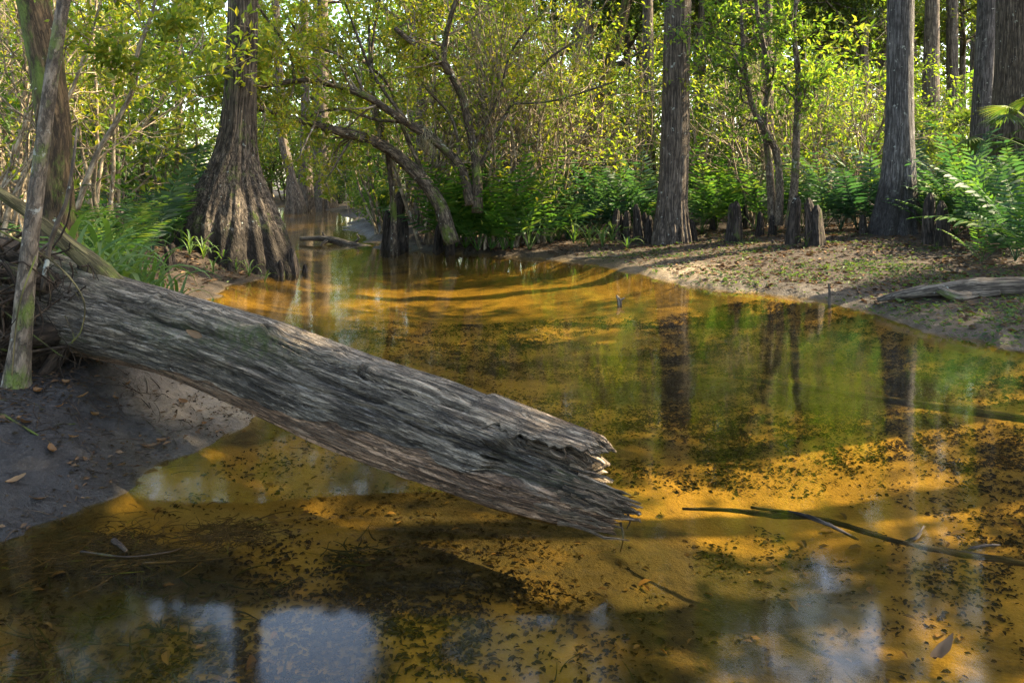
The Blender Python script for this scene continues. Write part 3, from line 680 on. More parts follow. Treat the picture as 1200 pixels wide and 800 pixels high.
# background canopy trees
BG = [('background_tree', 'tall straight forest tree standing back among the trunks', 'background forest trees')]
fixed = [(o_.location.x, o_.location.y) for o_ in COL.objects if o_.get('category') == 'tree']
tp = []
def canopy_tree(x, y, s, k, lab, grp):
    r = thing('forest_tree', lab, 'tree', (x, y, gz(x, y)), rnd.uniform(0, 6.28), grp, s)
    ob('trunk', CANOPY[k][0], r); ob('bough', CANOPY[k][1], r); ob('crown', CANOPY[k][2], r)
tries = 0
while len(tp) < 62 and tries < 8000:
    tries += 1
    y = rnd.uniform(22, 68); x = rnd.uniform(-.85, .85) * y
    if (4 < x < 26 and y < 28) or shore_sd(np.array([x]), np.array([y]))[0] < 1.2 or any((x - a) ** 2 + (y - b) ** 2 < 11 for a, b in tp + fixed): continue
    tp.append((x, y)); kk = rnd.randrange(4); canopy_tree(x, y, rnd.uniform(.85, 1.2), kk, ['straight forest tree ', 'slim straight forest tree ', 'thick straight forest tree ', 'thin forest tree '][kk] + where(x, y), 'forest trees ' + where(x, y))
for px, d in [(822, 29), (845, 33), (872, 30), (915, 34), (960, 31), (985, 36), (1012, 30), (1128, 33), (735, 31), (650, 33)]:
    x = pxs(px, d); canopy_tree(x, d, .9, 3, 'thin forest tree ' + where(x, d), 'forest trees ' + where(x, d))
# trees added on the banks beside and behind the viewer to shade and dapple the creek
for x, y, s, k in [(7.0, 7.3, 1., 4), (7.0, 5.2, 1., 4), (7.1, 6.2, 1., 4), (7.4, 3.2, 1., 5), (9.8, 4.4, 1., 5), (8.6, 0.9, 1., 5), (10.8, 9.9, 1.05, 4), (9.2, 9.6, 1., 4), (11.8, 12.6, 1., 1), (8.9, 12.3, 1., 4), (13.8, 12.2, 1., 0), (13.0, 3.6, 1., 4), (9.4, 0.2, 1., 1), (13.5, 10.5, 1., 1), (11, -2, 1., 2), (15, -1.5, 1., 3), 
                   (-6.5, 9.5, .9, 1), (-8.5, 5, 1., 0), (-6.2, 1, .9, 3), (-10, 13, 1., 2), (-10.8, 18.8, 1., 0), (-7.4, 20.2, 1., 2), (-6, -4, 1., 2), (-12, 8, 1., 1), (0, -9, 1, 0), (5.5, -12, 1, 2), (-5, -12, 1, 1), (20, 13, 1, 1)]:
    if shore_sd(np.array([x]), np.array([y]))[0] > .3:
        canopy_tree(x, y, s, k, 'tall forest tree added on the bank to shade the creek', 'added bankside shade trees')

# far wood
rg = np.random.default_rng(77); mb = MB(); n = 100000
a = rg.uniform(-1.15, 1.15, n); d = rg.uniform(62, 95, n); hh = rg.uniform(0, 1, n) ** .9 * (21 + 5 * n2(a * 14, a * 0 + 2, 1., 3, 4))
p = np.stack([np.sin(a) * d, np.cos(a) * d, hh + .5], -1); keep = fbm(p * .22, 3, 6) > -.25; p = p[keep]
L = rg.uniform(.35, .8, len(p)); leaf_cloud(mb, p, rg.normal(0, 1, p.shape), rg.normal(0, 1, p.shape) + [0, 0, .5], L, L * .55)
tag(ob('far_wood', mb.mesh('far_wood', M['leaf_green'], False)), 'far-off green wood closing the view behind all the trunks', 'wood', kind='stuff')


# ------------------------------------------------------------------ the fallen log
def log_material():
    m = NT('weathered_log_wood'); g = m.attr('grain').outputs['Vector']
    k = m.n('ShaderNodeSeparateColor', x0=m.attr('zone').outputs['Color']); brown, topm, moss = k.outputs
    gs = m.vmul(g, (1, 1, .10)); a = m.noise(gs, 24, 9, .74, .5); b = m.noise(m.vmul(g, (1, 1, .10)), 75, 6, .75, .4); c = m.noise(g, 4.5, 6, .62)
    fine = m.noise(m.vmul(g, (1, 1, .07)), 130, 4, .7)
    grey = m.mix(m.ss(a, .41, .6), (.052, .042, .030), (.31, .255, .19))
    grey = m.mix(m.math('MULTIPLY', m.ss(b, .53, .63), .8), grey, (.28, .255, .22))
    tan = m.mix(m.ss(a, .39, .58), (.15, .115, .08), (.44, .35, .25))
    tan = m.mix(m.math('MULTIPLY', m.ss(b, .53, .64), .75), tan, (.46, .385, .29))
    br = m.mix(m.ss(a, .4, .6), (.19, .108, .062), (.46, .29, .18))
    br = m.mix(m.math('MULTIPLY', m.ss(b, .53, .64), .6), br, (.38, .25, .165))
    lines = m.math('SUBTRACT', 1., m.ss(m.math('ABSOLUTE', m.math('SUBTRACT', m.noise(m.vmul(g, (1, 1, .085)), 34, 4, .65, .6), .5)), .012, .07))
    lines2 = m.math('SUBTRACT', 1., m.ss(m.math('ABSOLUTE', m.math('SUBTRACT', m.noise(m.vmul(g, (1, 1, .11)), 85, 3, .6, .4), .5)), .02, .13))
    col = m.mix(topm, grey, tan); col = m.mix(brown, col, br)
    col = m.mix(m.math('MULTIPLY', m.ss(c, .55, .72), .3), col, m.mix(.7, col, (.02, .018, .016)))
    col = m.mix(m.math('MULTIPLY', m.ss(fine, .5, .62), .6), col, m.mix(.85, col, (.015, .012, .010)))
    crack = m.ss(m.noise(m.vmul(g, (1, 1, .018)), 16, 4, .55, .3), .615, .66)
    col = m.mix(m.math('MULTIPLY', crack, .85), col, (.012, .010, .009))
    col = m.mix(m.math('MULTIPLY', lines, .65), col, (.012, .010, .008)); col = m.mix(m.math('MULTIPLY', lines2, .35), col, (.02, .017, .014))
    spk = m.ss(m.noise(m.vmul(g, (1, 1, .5)), 70, 3, .6), .60, .68); col = m.mix(m.math('MULTIPLY', spk, .6), col, (.02, .017, .014))
    lt = m.ss(m.noise(m.vmul(g, (1, 1, .35)), 9, 6, .7), .52, .68); col = m.mix(m.math('MULTIPLY', lt, .22), col, (.36, .31, .24))
    mn = m.noise(g, 28, 5, .7)
    mm = m.math('MULTIPLY', moss, m.ss(m.math('ADD', m.math('MULTIPLY', mn, .6), m.math('MULTIPLY', m.noise(g, 7, 4, .6), .4)), .36, .62))
    col = m.mix(mm, col, m.mix(m.noise(g, 80, 2), (.028, .040, .012), (.075, .10, .022)))
    h = m.math('SUBTRACT', m.math('ADD', m.math('MULTIPLY', a, .8), m.math('MULTIPLY', b, .35)), m.math('ADD', m.math('MULTIPLY', crack, .6), m.math('ADD', m.math('MULTIPLY', lines, .5), m.math('MULTIPLY', lines2, .25))))
    return m.done(m.bsdf(col, .82, m.bump(m.math('ADD', h, m.math('MULTIPLY', fine, .3)), 1., .02), .25))

LOGM = log_material()
ctrl_px = [(30, 340, 5.6), (90, 362, 5.4), (200, 391, 5.02), (300, 425, 4.72), (400, 466, 4.46), (500, 503, 4.22), (600, 541, 3.99), (715, 579, 3.78), (760, 594, 3.70)]
rad = [.31, .298, .262, .27, .276, .282, .262, .226, .215]
AX = curve([at(*p) for p in ctrl_px], 400); RA = np.interp(np.linspace(0, 1, 400), np.linspace(0, 1, len(rad)), rad)
arcA = np.concatenate([[0], np.cumsum(np.linalg.norm(np.diff(AX, axis=0), axis=1))])
PXA = np.array([(a[0] / a[1]) * F + CX for a in AX])
def s_of(px): return np.interp(px, PXA, arcA)
TA = norm(np.gradient(AX, axis=0)); UA = norm(np.array([0, 0, 1.]) - TA * TA[:, 2:3]); SA = np.cross(UA, TA)   # SA: which side?
if SA[200][1] > 0: SA = -SA                                # towards the viewer
NTH, NS = 420, 560
th = np.arange(NTH) / NTH * 2 * np.pi - np.pi              # 0 faces the viewer, +pi/2 up
deg = np.degrees(th)
def ang(*kv): 
    a = np.array(kv, float); return np.interp(deg, a[:, 0], a[:, 1], period=360)
endpx = ang((-180, 690), (-120, 690), (-90, 694), (-60, 712), (-30, 728), (-12, 733), (0, 742), (16, 748), (28, 740), (36, 725), (44, 700), (54, 668), (60, 662), (68, 668), (80, 672), (110, 670), (140, 680), (165, 688))
jag = vn(np.stack([np.cos(th) * 9, np.sin(th) * 9, th * 0], -1), 71) * 12 + vn(np.stack([np.cos(th) * 17, np.sin(th) * 26, th * 0], -1), 72) * 17
endS = s_of(endpx + jag)
tt = np.linspace(0, 1, NS) ** .9
SS = tt[:, None] * endS[None]; TH = np.broadcast_to(th[None], SS.shape); DG = np.broadcast_to(deg[None], SS.shape)
def ia(arr, s): return np.stack([np.interp(s, arcA, arr[:, k]) for k in range(3)], -1)
C3, U3, S3 = ia(AX, SS), ia(UA, SS), ia(SA, SS); R0 = np.interp(SS, arcA, RA); PX = np.interp(SS, arcA, PXA)
ct, st_ = np.cos(TH), np.sin(TH)
gv = lambda f, zf, sd_, o=3: fbm(np.stack([ct * f, st_ * f, SS * zf], -1), o, sd_)
R = R0 * (1 + .10 * gv(1.3, .8, 81, 2) + .035 * gv(5, 1.1, 82) + .022 * gv(14, .9, 83) + .014 * gv(34, 1.4, 84, 2))
# flattened crest plane and ridge line along the top
R = R * (1 + .10 * np.exp(-((DG - 62 - 6 * np.sin(SS * 2)) / 14) ** 2) * sstep(690, 500, PX) - .05 * np.exp(-((DG - 95) / 22) ** 2))
# grey outer layer lies proud of the bare brown underside
edge = -6 + 9 * sstep(380, 520, PX) + 10 * fbm(np.stack([SS * 1.6, SS * 0, SS * 0 + 4.4], -1), 3, 91) + 30 * sstep(480, 200, PX) * -1 + 5 * vn(np.stack([SS * 9, SS * 0, SS * 0], -1), 92)
under = sstep(1.5, -1.5, DG - edge) * sstep(-175, -150, DG)
R = R - .014 * under
# long drying cracks
rgc = np.random.default_rng(21)
extra = [(rgc.uniform(-65, 112), p_, p_ + rgc.uniform(70, 230), rgc.uniform(.6, 1.1), rgc.uniform(.004, .0085)) for p_ in rgc.uniform(70, 600, 60)]
for k, (dg, a, b, wdt, dp) in enumerate(extra + [(38, 150, 520, 1.6, .018), (55, 330, 690, 1.3, .02), (20, 300, 600, 1.2, .014), (5, 230, 560, 1.3, .013), (75, 380, 700, 1.5, .016), (90, 420, 640, 1.2, .012), (-35, 350, 720, 1.4, .012), (-52, 300, 690, 1.5, .012), (28, 470, 640, 1.1, .012)]):
    wdt = wdt * (1 + .6 * vn(np.stack([SS * 5, SS * 0 + k * 3, SS * 0], -1), 94))
    cl = dg + 5 * vn(np.stack([SS * 1.3, SS * 0 + k * 7, SS * 0], -1), 95) + 1.6 * vn(np.stack([SS * 11, SS * 0 + k, SS * 0], -1), 96)
    wdt = wdt * 1.35; R = R - 2.4 * dp * np.exp(-((DG - cl) / wdt) ** 2) * sstep(a, a + 30, PX) * sstep(b, b - 30, PX)
# layer torn off near the broken end: an exposed lower core
cut = 588 + 16 * vn(np.stack([DG * .09, DG * 0, DG * 0], -1), 97) + 10 * vn(np.stack([DG * .35, DG * 0, DG * 0], -1), 98)
torn = sstep(-2, 2, PX - cut - 2.2 * np.clip(DG - 38, 0, 60)) * sstep(-2, 2, DG - 2 + 3 * vn(np.stack([SS * 8, SS * 0, SS * 0], -1), 99)) * sstep(66, 62, DG + 3 * vn(np.stack([SS * 12, SS * 0, SS * 0 + 3], -1), 100))
R = R + (torn * .012 + .005 * sstep(560, 640, PX)) * gv(34, 9, 131, 3) - torn * (.066 + .024 * gv(11, 5, 101, 3)) - torn * .085 * np.exp(-((DG - 55) / 7) ** 2) * sstep(600, 660, PX)
slabz = sstep(590, 625, PX) * sstep(50, 58, DG) * sstep(150, 140, DG)
R = R - slabz * (.055 + .03 * gv(9, 3, 141, 2))
# jagged fibres near the end
R = R + sstep(600, 720, PX) * (.026 * gv(11, 2.5, 102, 3) + .008 * gv(30, 2, 103, 2))
R = R * (1 - .28 * (tt[:, None] ** 30) * (1 + .6 * gv(16, 0, 104, 2)))
# knots
for dg, px_, sz, hgt in [(66, 322, 12, .06), (62, 205, 13, .045), (70, 398, 10, .042), (60, 440, 8, .032), (30, 655, 11, .05), (72, 262, 8, .03), (25, 505, 8, .024), (40, 120, 20, .05), (10, 130, 16, -.04), (48, 245, 10, .02)]:
    s0 = s_of(px_); rr = np.sqrt(((DG - dg) / sz) ** 2 + ((SS - s0) / (sz * .0062)) ** 2)
    R = R + hgt * np.exp(-rr ** 2 * 1.2) - .05 * np.exp(-(rr / .38) ** 2) * (hgt > .02)
V = C3 + R[..., None] * (ct[..., None] * S3 + st_[..., None] * U3)
G = np.stack([ct * R0, st_ * R0, SS], -1)
brown = np.clip(under + .15 * sstep(.2, .6, gv(4, 1, 105)), 0, 1) + .55 * sstep(.1, .5, gv(5, .9, 106)) * sstep(430, 640, PX) * (DG > 0)
topm = sstep(52, 66, DG + 8 * gv(3, 1.2, 107)) * sstep(-200, 178, 178 - DG) + .25 * sstep(.15, .5, gv(3, .7, 108))
dark_end = 0
moss = np.exp(-(((PX - 318) / 42) ** 2 + ((DG - 45) / 16) ** 2)) + .7 * sstep(170, 90, PX) * sstep(35, 75, DG) + .75 * torn * sstep(.0, .5, gv(8, 6, 109)) + .45 * sstep(.1, .5, gv(3, 1.4, 110)) * sstep(360, 150, PX) * (DG < 60) + .35 * np.exp(-(((PX - 235) / 60) ** 2 + ((DG - 20) / 25) ** 2))
zone = np.clip(np.stack([brown, topm, moss], -1), 0, 1)
# hollowed, splintered end face: two inner rings and a centre
mb = MB(); mb.add(V, None, None, G)
i = np.arange(NS - 1)[:, None] * NTH; j = np.arange(NTH)[None]; j2 = (j + 1) % NTH
mb.q.append(np.stack([i + j, i + NTH + j, i + NTH + j2, i + j2], -1).reshape(-1, 4))
prev = (NS - 1) * NTH; zz = [zone.reshape(-1, 3)]
for f, back in ((.72, .035), (.42, .10), (.1, .16)):
    sE = endS - back + .03 * vn(np.stack([np.cos(th) * 8 * f, np.sin(th) * 8 * f, th * 0], -1), 120)
    sE = sE * .35 + .65 * np.minimum(sE, np.median(sE) + .02)
    c, u, v = ia(AX, sE), ia(UA, sE), ia(SA, sE); r = R[-1] * f
    VV = c + r[:, None] * (np.cos(th)[:, None] * v + np.sin(th)[:, None] * u)
    base = mb.n; mb.add(VV, None, None, np.stack([np.cos(th) * r, np.sin(th) * r, sE], -1))
    jj = np.arange(NTH); k2 = (jj + 1) % NTH
    mb.q.append(np.stack([prev + jj, base + jj, base + k2, prev + k2], -1)); prev = base; zz.append(np.tile([.5, .1, .2], (NTH, 1)))
o = at(90, 362, 5.4); o[2] = gz(o[0], o[1])
log = thing('fallen_log', 'big weathered grey log with a splintered end sloping from the bank into the water', 'log', o)
lg = MB(); lg.v = [v - o for v in mb.v]; lg.q = mb.q; lg.n = mb.n; lg.grain = mb.grain
ob('log_trunk', lg.mesh('log_trunk', LOGM, True, {'zone': np.concatenate(zz)}), log)
# the split-off upper slab that overhangs the exposed core
nu, nw = 150, 90
lo_edge = lambda f: 50 + 5 * vn(np.stack([f * 9, f * 0, f * 0], -1), 151) + 4 * vn(np.stack([f * 30, f * 0, f * 0 + 2], -1), 152) + 10 * f ** 2
f_ = np.linspace(0, 1, nw); g2 = np.linspace(0, 1, nu)
FF, GG = np.meshgrid(f_, g2)                                   # FF along, GG across
endg = 704 - 22 * np.abs(GG - .35) ** 1.2 + 10 * vn(np.stack([GG * 14, GG * 0, GG * 0], -1), 153) + 9 * vn(np.stack([GG * 40, GG * 0, GG * 0 + 5], -1), 154)
PXs = 560 + (endg - 560) * FF; SSs = s_of(PXs)
loE = lo_edge(FF); DGs = loE + (142 - loE) * GG
a_ = np.radians(DGs); R0s = np.interp(SSs, arcA, RA)
rel_n = lambda f, z, sd_: fbm(np.stack([np.cos(a_) * f, np.sin(a_) * f, SSs * z], -1), 3, sd_)
Ro = R0s * (1.0 + .035 * rel_n(5, 1.1, 82) + .03 * rel_n(16, 1.2, 83) + .025 * rel_n(40, 1.6, 84)) + .012 - .03 * sstep(.9, 1.0, FF) + .014 * np.exp(-((DGs - 60) / 8) ** 2)
Ri = Ro - (.012 + .038 * (1 - FF) * np.sin(np.pi * np.clip(GG * .9 + .05, 0, 1)) + .01 * rel_n(20, 6, 156))
Cc, Uu, Ss = ia(AX, SSs), ia(UA, SSs), ia(SA, SSs); dirv = np.cos(a_)[..., None] * Ss + np.sin(a_)[..., None] * Uu
sb = MB(); Vo = (Cc + Ro[..., None] * dirv - o).reshape(-1, 3); Vi = (Cc + Ri[..., None] * dirv - o).reshape(-1, 3)
gr = np.stack([np.cos(a_) * R0s, np.sin(a_) * R0s, SSs], -1).reshape(-1, 3)
sb.add(np.vstack([Vo, Vi]), None, None, np.vstack([gr, gr * [.8, .8, 1]])); N_ = nu * nw
i = np.arange(nu - 1)[:, None] * nw; j = np.arange(nw - 1)[None]
q1 = np.stack([i + j, i + j + 1, i + nw + j + 1, i + nw + j], -1).reshape(-1, 4)
rim = np.concatenate([np.arange(nw), np.arange(1, nu) * nw + nw - 1, (nu - 1) * nw + np.arange(nw - 2, -1, -1), np.arange(nu - 2, 0, -1) * nw]); r2 = np.roll(rim, -1)
sb.q = [q1, q1[:, ::-1] + N_, np.stack([rim, rim + N_, r2 + N_, r2], -1)]
zt = np.clip(np.stack([.25 + .5 * rel_n(5, 1, 106), .85 + .4 * rel_n(4, 1, 107), 0 * a_], -1), 0, 1).reshape(-1, 3)
us = ob('upper_slab', sb.mesh('upper_slab', LOGM, True, {'zone': np.vstack([zt, zt * [1, .3, 1] + [0, 0, .15]])}), log)
rg = np.random.default_rng(8)
for k in range(44):                                           # broken slivers at the end
    dg = rg.choice([rg.uniform(40, 70), rg.uniform(-45, 35), rg.uniform(-10, 35)]); a = math.radians(dg)
    s1 = np.interp(dg, deg, endS) + rg.uniform(-.02, .015); L = rg.uniform(.10, .42); f = rg.uniform(.66, .95)
    ssv = np.linspace(s1 - L, s1 + rg.uniform(.0, .09) * (dg < 60 or rg.random() < .4), 7)
    c, u, v, r = ia(AX, ssv), ia(UA, ssv), ia(SA, ssv), np.interp(ssv, arcA, RA) * f
    P = c + r[:, None] * (math.cos(a) * v + math.sin(a) * u); P = P + rg.normal(0, .004, P.shape)
    sl = MB(); tube(sl, P - o, np.linspace(1, .15, 7) ** .7 * rg.uniform(.004, .017), 5, .5, k + 300)
    ob('splinter', sl.mesh('splinter', LOGM, False, {'zone': np.tile([[.5, .3, .15]], (sl.n, 1))}), log)
for k, (px, py, d, L) in enumerate([(727, 612, 3.62, .13), (735, 600, 3.62, .07), (660, 525, 3.72, .05)]):   # hanging root fibres
    p = at(px, py, d); P = curve([p, p + [.012, -.01, -L * .5], p + [-.004, -.01, -L]], 8)
    sl = MB(); tube(sl, P - o, np.linspace(.006, .002, 8), 5, .3, k); ob('root_fibre', sl.mesh('root_fibre', M['root']), log)
# the mossy broken limb that runs off the root end, and root stubs
for k, (pts, radii, mat) in enumerate([
    ([(-60, 185, 5.5), (0, 226, 5.4), (35, 250, 5.38), (80, 288, 5.3), (120, 322, 5.22), (150, 350, 5.2)], [.034, .036, .04, .05, .07, .06], 'mossy_limb'),
    ([(100, 350, 5.3), (40, 330, 5.2), (-10, 318, 5.15), (-60, 330, 5.1)], [.10, .08, .06, .04], 'root'),
    ([(95, 380, 5.25), (50, 392, 5.05), (10, 400, 4.95), (-40, 430, 4.9)], [.09, .07, .05, .03], 'root'),
    ([(85, 330, 5.4), (30, 300, 5.4), (-30, 280, 5.4)], [.11, .08, .05], 'root'),
    ([(80, 400, 5.3), (62, 425, 5.1), (40, 450, 5.0)], [.08, .05, .025], 'root')]):
    sl = MB(); limb(sl, pts, radii, 400 + k, 14, 40, .25); ob('root_stub', rel(sl, o).mesh('root_stub', M[mat]), log)
# hanging fine roots in the dark hollow under the root end
mbr = MB()
for k in range(90):
    px, py = rg.uniform(-10, 105), rg.uniform(300, 400); d = rg.uniform(4.95, 5.25); p = at(px, py, d); L = rg.uniform(.08, .32)
    P = curve([p, p + rg.normal(0, .05, 3) + [0, 0, -L * .5], p + rg.normal(0, .07, 3) + [0, 0, -L]], 7)
    tube(mbr, P, np.linspace(.006, .002, 7) * rg.uniform(.5, 1.4), 4, 0, k)
hr = ob('fine_root_tangle', rel(mbr, o).mesh('fine_root_tangle', M['root']), log); hr['kind'] = 'stuff'

# earth mound round the root end
def blob(name, mat, c, r, seed, amp=.3, res=40):
    u = np.linspace(0, np.pi, res); v = np.arange(res * 2) / (res * 2) * 2 * np.pi; Ug, Vg = np.meshgrid(u, v, indexing='ij')
    D = np.stack([np.sin(Ug) * np.cos(Vg), np.sin(Ug) * np.sin(Vg), np.cos(Ug)], -1)
    K = 1 + amp * fbm(D * 1.8 + seed, 5, seed, .6); P = D * K[..., None] * np.asarray(r)
    m_ = MB(); n_ = res * 2; i = np.arange(res - 1)[:, None] * n_; j = np.arange(n_)[None]; j2 = (j + 1) % n_
    m_.add(P, np.stack([i + j, i + n_ + j, i + n_ + j2, i + j2], -1).reshape(-1, 4)); return m_.mesh(name, mat)
def clod_material():
    m = NT('root_plate_earth'); pos = m.n('ShaderNodeNewGeometry').outputs['Position']; b = m.noise(pos, 14, 6, .7); c = m.noise(pos, 50, 4, .7)
    col = m.mix(m.ss(b, .35, .68), (.018, .014, .011), (.085, .062, .043)); col = m.mix(m.math('MULTIPLY', m.ss(c, .55, .7), .5), col, (.14, .105, .07))
    col = m.mix(m.math('MULTIPLY', m.ss(m.noise(pos, 5, 5), .56, .66), .6), col, (.045, .06, .016))
    return m.done(m.bsdf(col, .95, m.bump(m.math('ADD', b, m.math('MULTIPLY', c, .5)), 1., .06), .1))
CLOD = clod_material()
rp = thing('root_plate', 'dark earthy root plate heaped behind the leaning sapling', 'root plate', (-3.35, 5.6, gz(-3.35, 5.6)))
ob('earth', blob('earth', CLOD, 0, (.42, .3, .42), 3), rp, (.02, -.28, -.05)); ob('earth', blob('earth', CLOD, 0, (.22, .2, .3), 13), rp, (.42, -.12, -.22)); ob('earth', blob('earth', CLOD, 0, (.6, .5, .75), 5), rp, (-.75, .1, .15))
mbr = MB()
for k in range(110):
    a0 = rg.uniform(0, 6.28); p = np.array([rg.uniform(-1.2, .35), -.52 + rg.normal(0, .08), rg.uniform(-.2, .75)])
    P = curve([p, p + rg.normal(0, .12, 3), p + rg.normal(0, .2, 3) + [0, -.05, -.1], p + rg.normal(0, .28, 3) + [0, -.06, -.15]], 12)
    tube(mbr, P, np.linspace(1, .4, 12) * rg.uniform(.004, .016), 5, .2, k)
ob('root_mesh', mbr.mesh('root_mesh', M['root']), rp)['kind'] = 'stuff'

# ------------------------------------------------------------------ cypress knees and stumps
def knee_mesh(seed, h, r):
    return trunk_mesh('cypress_knee', M['knee'], [(-.25, r * 1.25), (0, r * 1.15), (h * .4, r * .9), (h * .7, r * .78), (h * .88, r * .68), (h * .95, r * .55), (h * .985, r * .36), (h, r * .05)],
        [(-.25, 0, 0), (h * .5, .03 * math.sin(seed), 0), (h, .09 * r * math.cos(seed * 2.1), .02)], 5, [(-.25, .4), (h * .5, .32), (h, .3)], 36, 44, seed, bark=.14)
KN = [knee_mesh(500 + k, h, r) for k, (h, r) in enumerate([(.55, .10), (.75, .12), (.95, .12), (.40, .09), (.62, .085)])]
KL = {'foot': ('dark rounded cypress knee crowding the foot of the straight grey cypress', 'knees round the straight grey cypress'),
      'sap': ('dark upright cypress knee below the lichen-spotted saplings', 'knees below the saplings'),
      'blue': ('dark cypress knee at the fern side of the black-footed cypress', 'knees beside the black-footed cypress'),
      'butt': ('small pointed knee in front of the buttressed cypress by the water', 'knees at the buttressed cypress'),
      'stump': ('tall dark stump post standing at the channel edge under the oak', 'stump posts under the oak')}
for px, py, k, s, g_ in [(722, 282, 2, .8, 'foot'), (736, 281, 1, .9, 'foot'), (748, 283, 2, .9, 'foot'), (760, 284, 1, .8, 'foot'), (756, 279, 4, 1., 'foot'), (812, 283, 0, .9, 'foot'), (730, 278, 4, .9, 'foot'), (772, 286, 3, .8, 'foot'), (797, 286, 0, .7, 'foot'), (836, 270, 3, 1., 'sap'),
                         (856, 283, 2, .85, 'sap'), (863, 284, 2, .9, 'sap'), (890, 276, 1, .7, 'sap'), (874, 268, 4, .9, 'sap'), (929, 286, 2, 1., 'sap'), (951, 288, 2, .95, 'sap'), (958, 288, 1, 1., 'sap'), (905, 277, 0, .8, 'sap'),
                         (1090, 286, 2, .95, 'blue'), (1104, 288, 1, 1.05, 'blue'), (1012, 275, 0, .7, 'blue'), (345, 326, 1, .7, 'butt'), (357, 324, 3, .55, 'butt'), (330, 330, 4, .6, 'butt'), (200, 305, 3, .7, 'butt'), (197, 318, 4, .6, 'butt'),
                         (453, 300, 2, 1.15, 'stump'), (464, 299, 2, 1.6, 'stump'), (470, 298, 1, 1.2, 'stump'), (514, 296, 1, .9, 'stump'), (528, 298, 0, 1., 'stump')]:
    p = hit(px, py); lab, grp = KL[g_]
    o_ = ob('cypress_knee' if g_ != 'stump' else 'stump_post', KN[k], None, p, (rnd.uniform(-.08, .08), rnd.uniform(-.08, .08), rnd.uniform(0, 6.28)), (s, s, s)); tag(o_, lab, 'cypress knee' if g_ != 'stump' else 'stump', grp)

# ------------------------------------------------------------------ ferns
def frond_mesh(seed, mat, L=1.4, pairs=17, pl=.26, pw=.036, arch=.9):
    rg = np.random.default_rng(seed); n = 26; t = np.linspace(0, 1, n)
    el = 1.15 - arch * 1.25 * t ** 1.3; ds = L / (n - 1)
    x = np.concatenate([[0], np.cumsum(np.cos(el[:-1]) * ds)]); z = np.concatenate([[0], np.cumsum(np.sin(el[:-1]) * ds)])
    y = .06 * rg.normal() * t ** 2
    P = np.stack([x, y, z], -1); m_ = MB(); tube(m_, P, np.linspace(.008, .0025, n), 4, 0, 0)
    T = norm(np.gradient(P, axis=0)); Nn = norm(np.cross(T, np.cross([0, 0, 1.], T) + 1e-9))
    pos, axs, nr, ln, wd = [], [], [], [], []
    for k in range(pairs):
        tk = .22 + .76 * k / (pairs - 1); q = tk * (n - 1); a = int(q); f = q - a; b = min(a + 1, n - 1)
        p = P[a] * (1 - f) + P[b] * f; tt_ = T[a]; sd_ = norm(np.cross(tt_, [0, 0, 1.])); N = np.cross(sd_, tt_)
        env = math.sin(math.pi * min(1, (.28 + .80 * (tk - .2) / .8))) ** .6 if tk < .97 else .5
        for s in (-1, 1):
            d = norm(sd_ * s + tt_ * (.35 + .5 * tk) + np.array([0, 0, -.18 + rg.normal(0, .1)]))
            pos.append(p); axs.append(d); nr.append(N + rg.normal(0, .18, 3)); l = pl * env * rg.uniform(.88, 1.1); ln.append(l); wd.append(pw * (.7 + .3 * env) * rg.uniform(.85, 1.15))
    leaf_cloud(m_, pos, axs, nr, ln, wd, True, .12)
    return m_.mesh('frond', M[mat])
FR = {k: [frond_mesh(600 + q * 11 + k_i * 97, k, L, pr, pl_, pw_, ar) for q, (L, pr, pl_, pw_, ar) in enumerate([(1.45, 16, .25, .048, .62), (1.7, 17, .28, .052, .55), (1.2, 14, .22, .044, .8), (1.5, 16, .26, .05, .9)])] for k_i, k in enumerate(['fern', 'fern_blue', 'fern_bright'])}
FL = {'fern': ('mid-green leather fern', 'green bank ferns'),
      'fern_blue': ('blue-green leather fern', 'blue-green shade ferns'),
      'fern_bright': ('bright green leather fern', 'bright ferns under the oak')}
def fern(mat, x, y, s, nf=10, lean=None):
    x0 = x / y
    for _ in range(30):
        if shore_sd(np.array([x]), np.array([y]))[0] > .35: break
        y += .15; x = x0 * y
    lab, grp = FL[mat]; wh = where(x, y); lab, grp = lab + ' ' + wh, grp + ' ' + wh; r = thing('leather_fern', lab, 'fern', (x, y, gz(x, y) - .02), rnd.uniform(0, 6.28), grp, s)
    for k in range(nf):
        a = k * 6.283 / nf + rnd.uniform(-.3, .3); o_ = ob('frond', FR[mat][rnd.randrange(4)], r, (0, 0, 0), (rnd.uniform(-.25, .25), rnd.uniform(-.45, .3), a), rnd.uniform(.75, 1.1))
